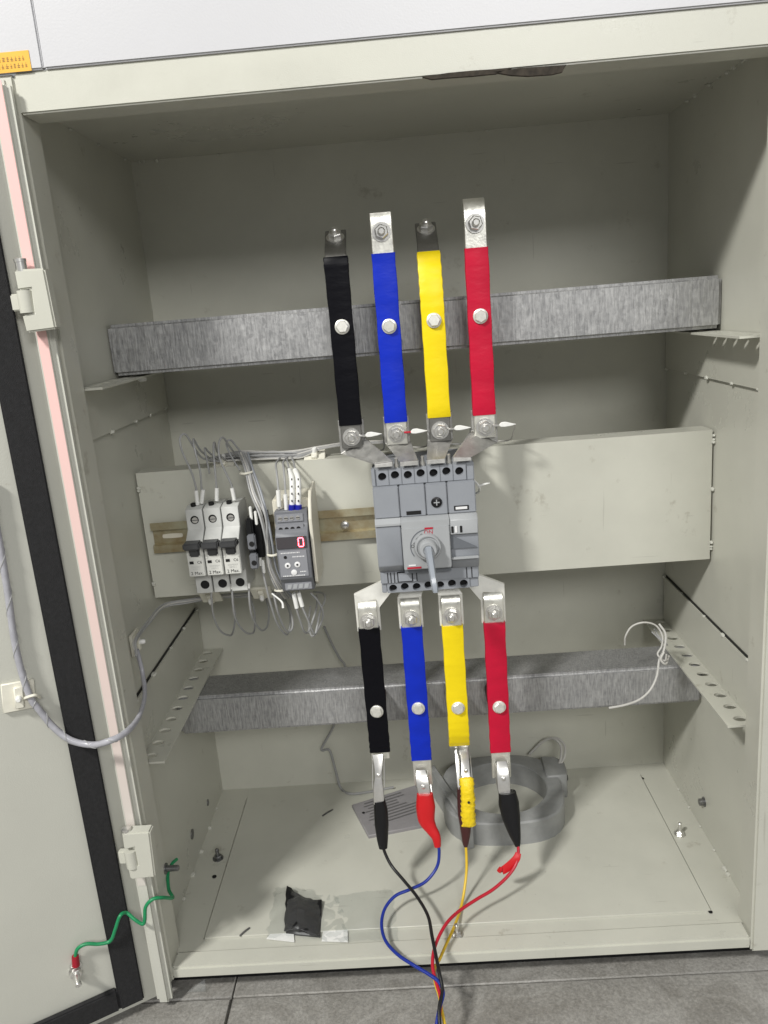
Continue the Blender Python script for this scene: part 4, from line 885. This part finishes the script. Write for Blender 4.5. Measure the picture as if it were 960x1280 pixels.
lead('test lead with black clip and black cable on the black bus bar',
     [([(472,943,.074),(473,955,.070),(473,968,.066),(473,985,.062),(474,1004,.060)], [(.0062,.0012),(.0050,.0022),(.0034,.0022),(.0056,.0032),(.0060,.0034)]),
      ([(473,947,.086),(473,965,.082),(474,985,.074),(474,1000,.066)], [(.0050,.0012),(.0045,.0016),(.0045,.0016),(.0045,.0016)])],
     [(474,1000,.061),(476,1012,.060),(477,1030,.058),(478,1048,.056),(479,1060,.054)], [(.0062,.0052),(.0074,.0060),(.0076,.0058),(.0062,.0048),(.0046,.0038)],
     [(478,1056,.054),(482,1068,.052),(490,1083,.046),(506,1102,.030),(522,1122,.010),(535,1145,-.015),(540,1170,-.040),(545,1195,-.060),(549,1215,-.076),(553,1238,-.090),(549,1262,-.105),(551,1300,-.125),(553,1345,-.15)], STEEL, BLACK, WBLACK)
lead('test lead with red clip and blue cable on the blue bus bar',
     [([(526,963,.074),(527,972,.069),(529,982,.066),(531,996,.064),(532,1004,.063)], [(.0052,.0012),(.0068,.0018),(.0072,.0024),(.0060,.0022),(.0050,.0022)]),
      ([(533,966,.086),(535,982,.080),(537,1000,.070),(538,1010,.066)], [(.0042,.0012),(.0040,.0015),(.0040,.0016),(.0040,.0016)])],
     [(531,992,.064),(532,1008,.062),(533,1024,.060),(539,1036,.057),(545,1046,.054),(547,1058,.052)], [(.0086,.0058),(.0104,.0066),(.0092,.0062),(.0064,.0052),(.0050,.0042),(.0036,.0032)],
     [(547,1050,.053),(549,1066,.050),(546,1084,.046),(532,1102,.038),(512,1112,.030),(494,1120,.024),(481,1136,.012),(477,1156,-.005),(482,1176,-.026),(497,1193,-.046),(518,1207,-.062),(538,1219,-.074),(549,1228,-.082),(554,1242,-.092),(549,1262,-.103),(545,1290,-.118),(543,1345,-.145)], STEEL, BOOTR, WBLUE)
def tape(t):
    b = oval(spline([at(583,972,.068), at(584,985,.062), at(585,1000,.060), at(585,1015,.059), at(586,1030,.060)], 6), [(.0060+.0016*abs(math.sin(i*1.9))+random.uniform(0,.0008), .0052+random.uniform(0,.0014)) for i in range(25)], 16, 2.2)
    for v in b.bm.verts: v.co += Vector((random.uniform(-.0004,.0004), random.uniform(-.0005,.0005), random.uniform(-.0004,.0004)))
    b.build('tape_wrap', TAPE, t, smooth=80)
    p = at(586, 1003, .0535); B().lathe(p, (0,-1,.2), [(.0014,0),(.0014,.0010)], 10).build('tape_mark', INK, t)
lead('test lead with yellow taped brown clip and yellow cable on the yellow bus bar',
     [([(579,931,.098),(581,950,.084),(582,962,.076),(583,975,.070)], [(.0052,.0012),(.0046,.0018),(.0046,.0022),(.0050,.0022)]),
      ([(570,936,.100),(572,958,.088),(574,980,.078),(577,1000,.070)], [(.0018,.0020),(.0024,.0026),(.0024,.0026),(.0024,.0026)])],
     [(576,985,.072),(577,1000,.069),(579,1018,.065),(582,1036,.061),(582,1052,.058),(582,1058,.057)], [(.0040,.0040),(.0048,.0048),(.0058,.0054),(.0058,.0050),(.0036,.0036),(.0022,.0024)],
     [(582,1052,.058),(583,1070,.054),(583,1090,.048),(580,1115,.036),(576,1135,.022),(568,1158,-.008),(558,1180,-.030),(550,1198,-.048),(543,1212,-.062),(544,1228,-.076),(549,1245,-.088),(552,1262,-.100),(557,1290,-.116),(560,1345,-.145)], STEEL, BROWN, WYEL, tape, .0015)
def flag(t):
    P = spline([at(648,1066,.043), at(645,1074,.040), at(636,1083,.038), at(628,1088,.037), at(623,1086,.037)], 4)
    oval(P, [(.0030+.0016*math.sin(i/16*PI), .0012) for i in range(len(P))], 10, 3).build('tape_flag', BOOTR, t)
lead('test lead with black boot and red cable on the red bus bar',
     [([(627,952,.073),(628,960,.068),(629,972,.064),(630,986,.062),(632,996,.060)], [(.0056,.0012),(.0064,.0016),(.0070,.0024),(.0070,.0024),(.0056,.0022)]),
      ([(622,955,.086),(622,972,.078),(625,990,.068),(628,998,.064)], [(.0018,.0012),(.0016,.0016),(.0020,.0016),(.0020,.0016)])],
     [(634,990,.061),(636,1004,.059),(639,1022,.056),(643,1040,.052),(646,1052,.049),(647,1058,.047)], [(.0092,.0062),(.0110,.0068),(.0098,.0062),(.0068,.0050),(.0042,.0036),(.0026,.0026)],
     [(646,1050,.049),(648,1064,.044),(645,1080,.038),(634,1096,.030),(616,1112,.020),(596,1124,.010),(575,1138,-.004),(560,1152,-.020),(549,1170,-.036),(542,1190,-.052),(541,1210,-.066),(546,1230,-.080),(551,1250,-.094),(548,1280,-.112),(546,1345,-.145)], STEEL, BLACK, WRED, flag)
# yellow tape wrapped where the leads meet
o = None
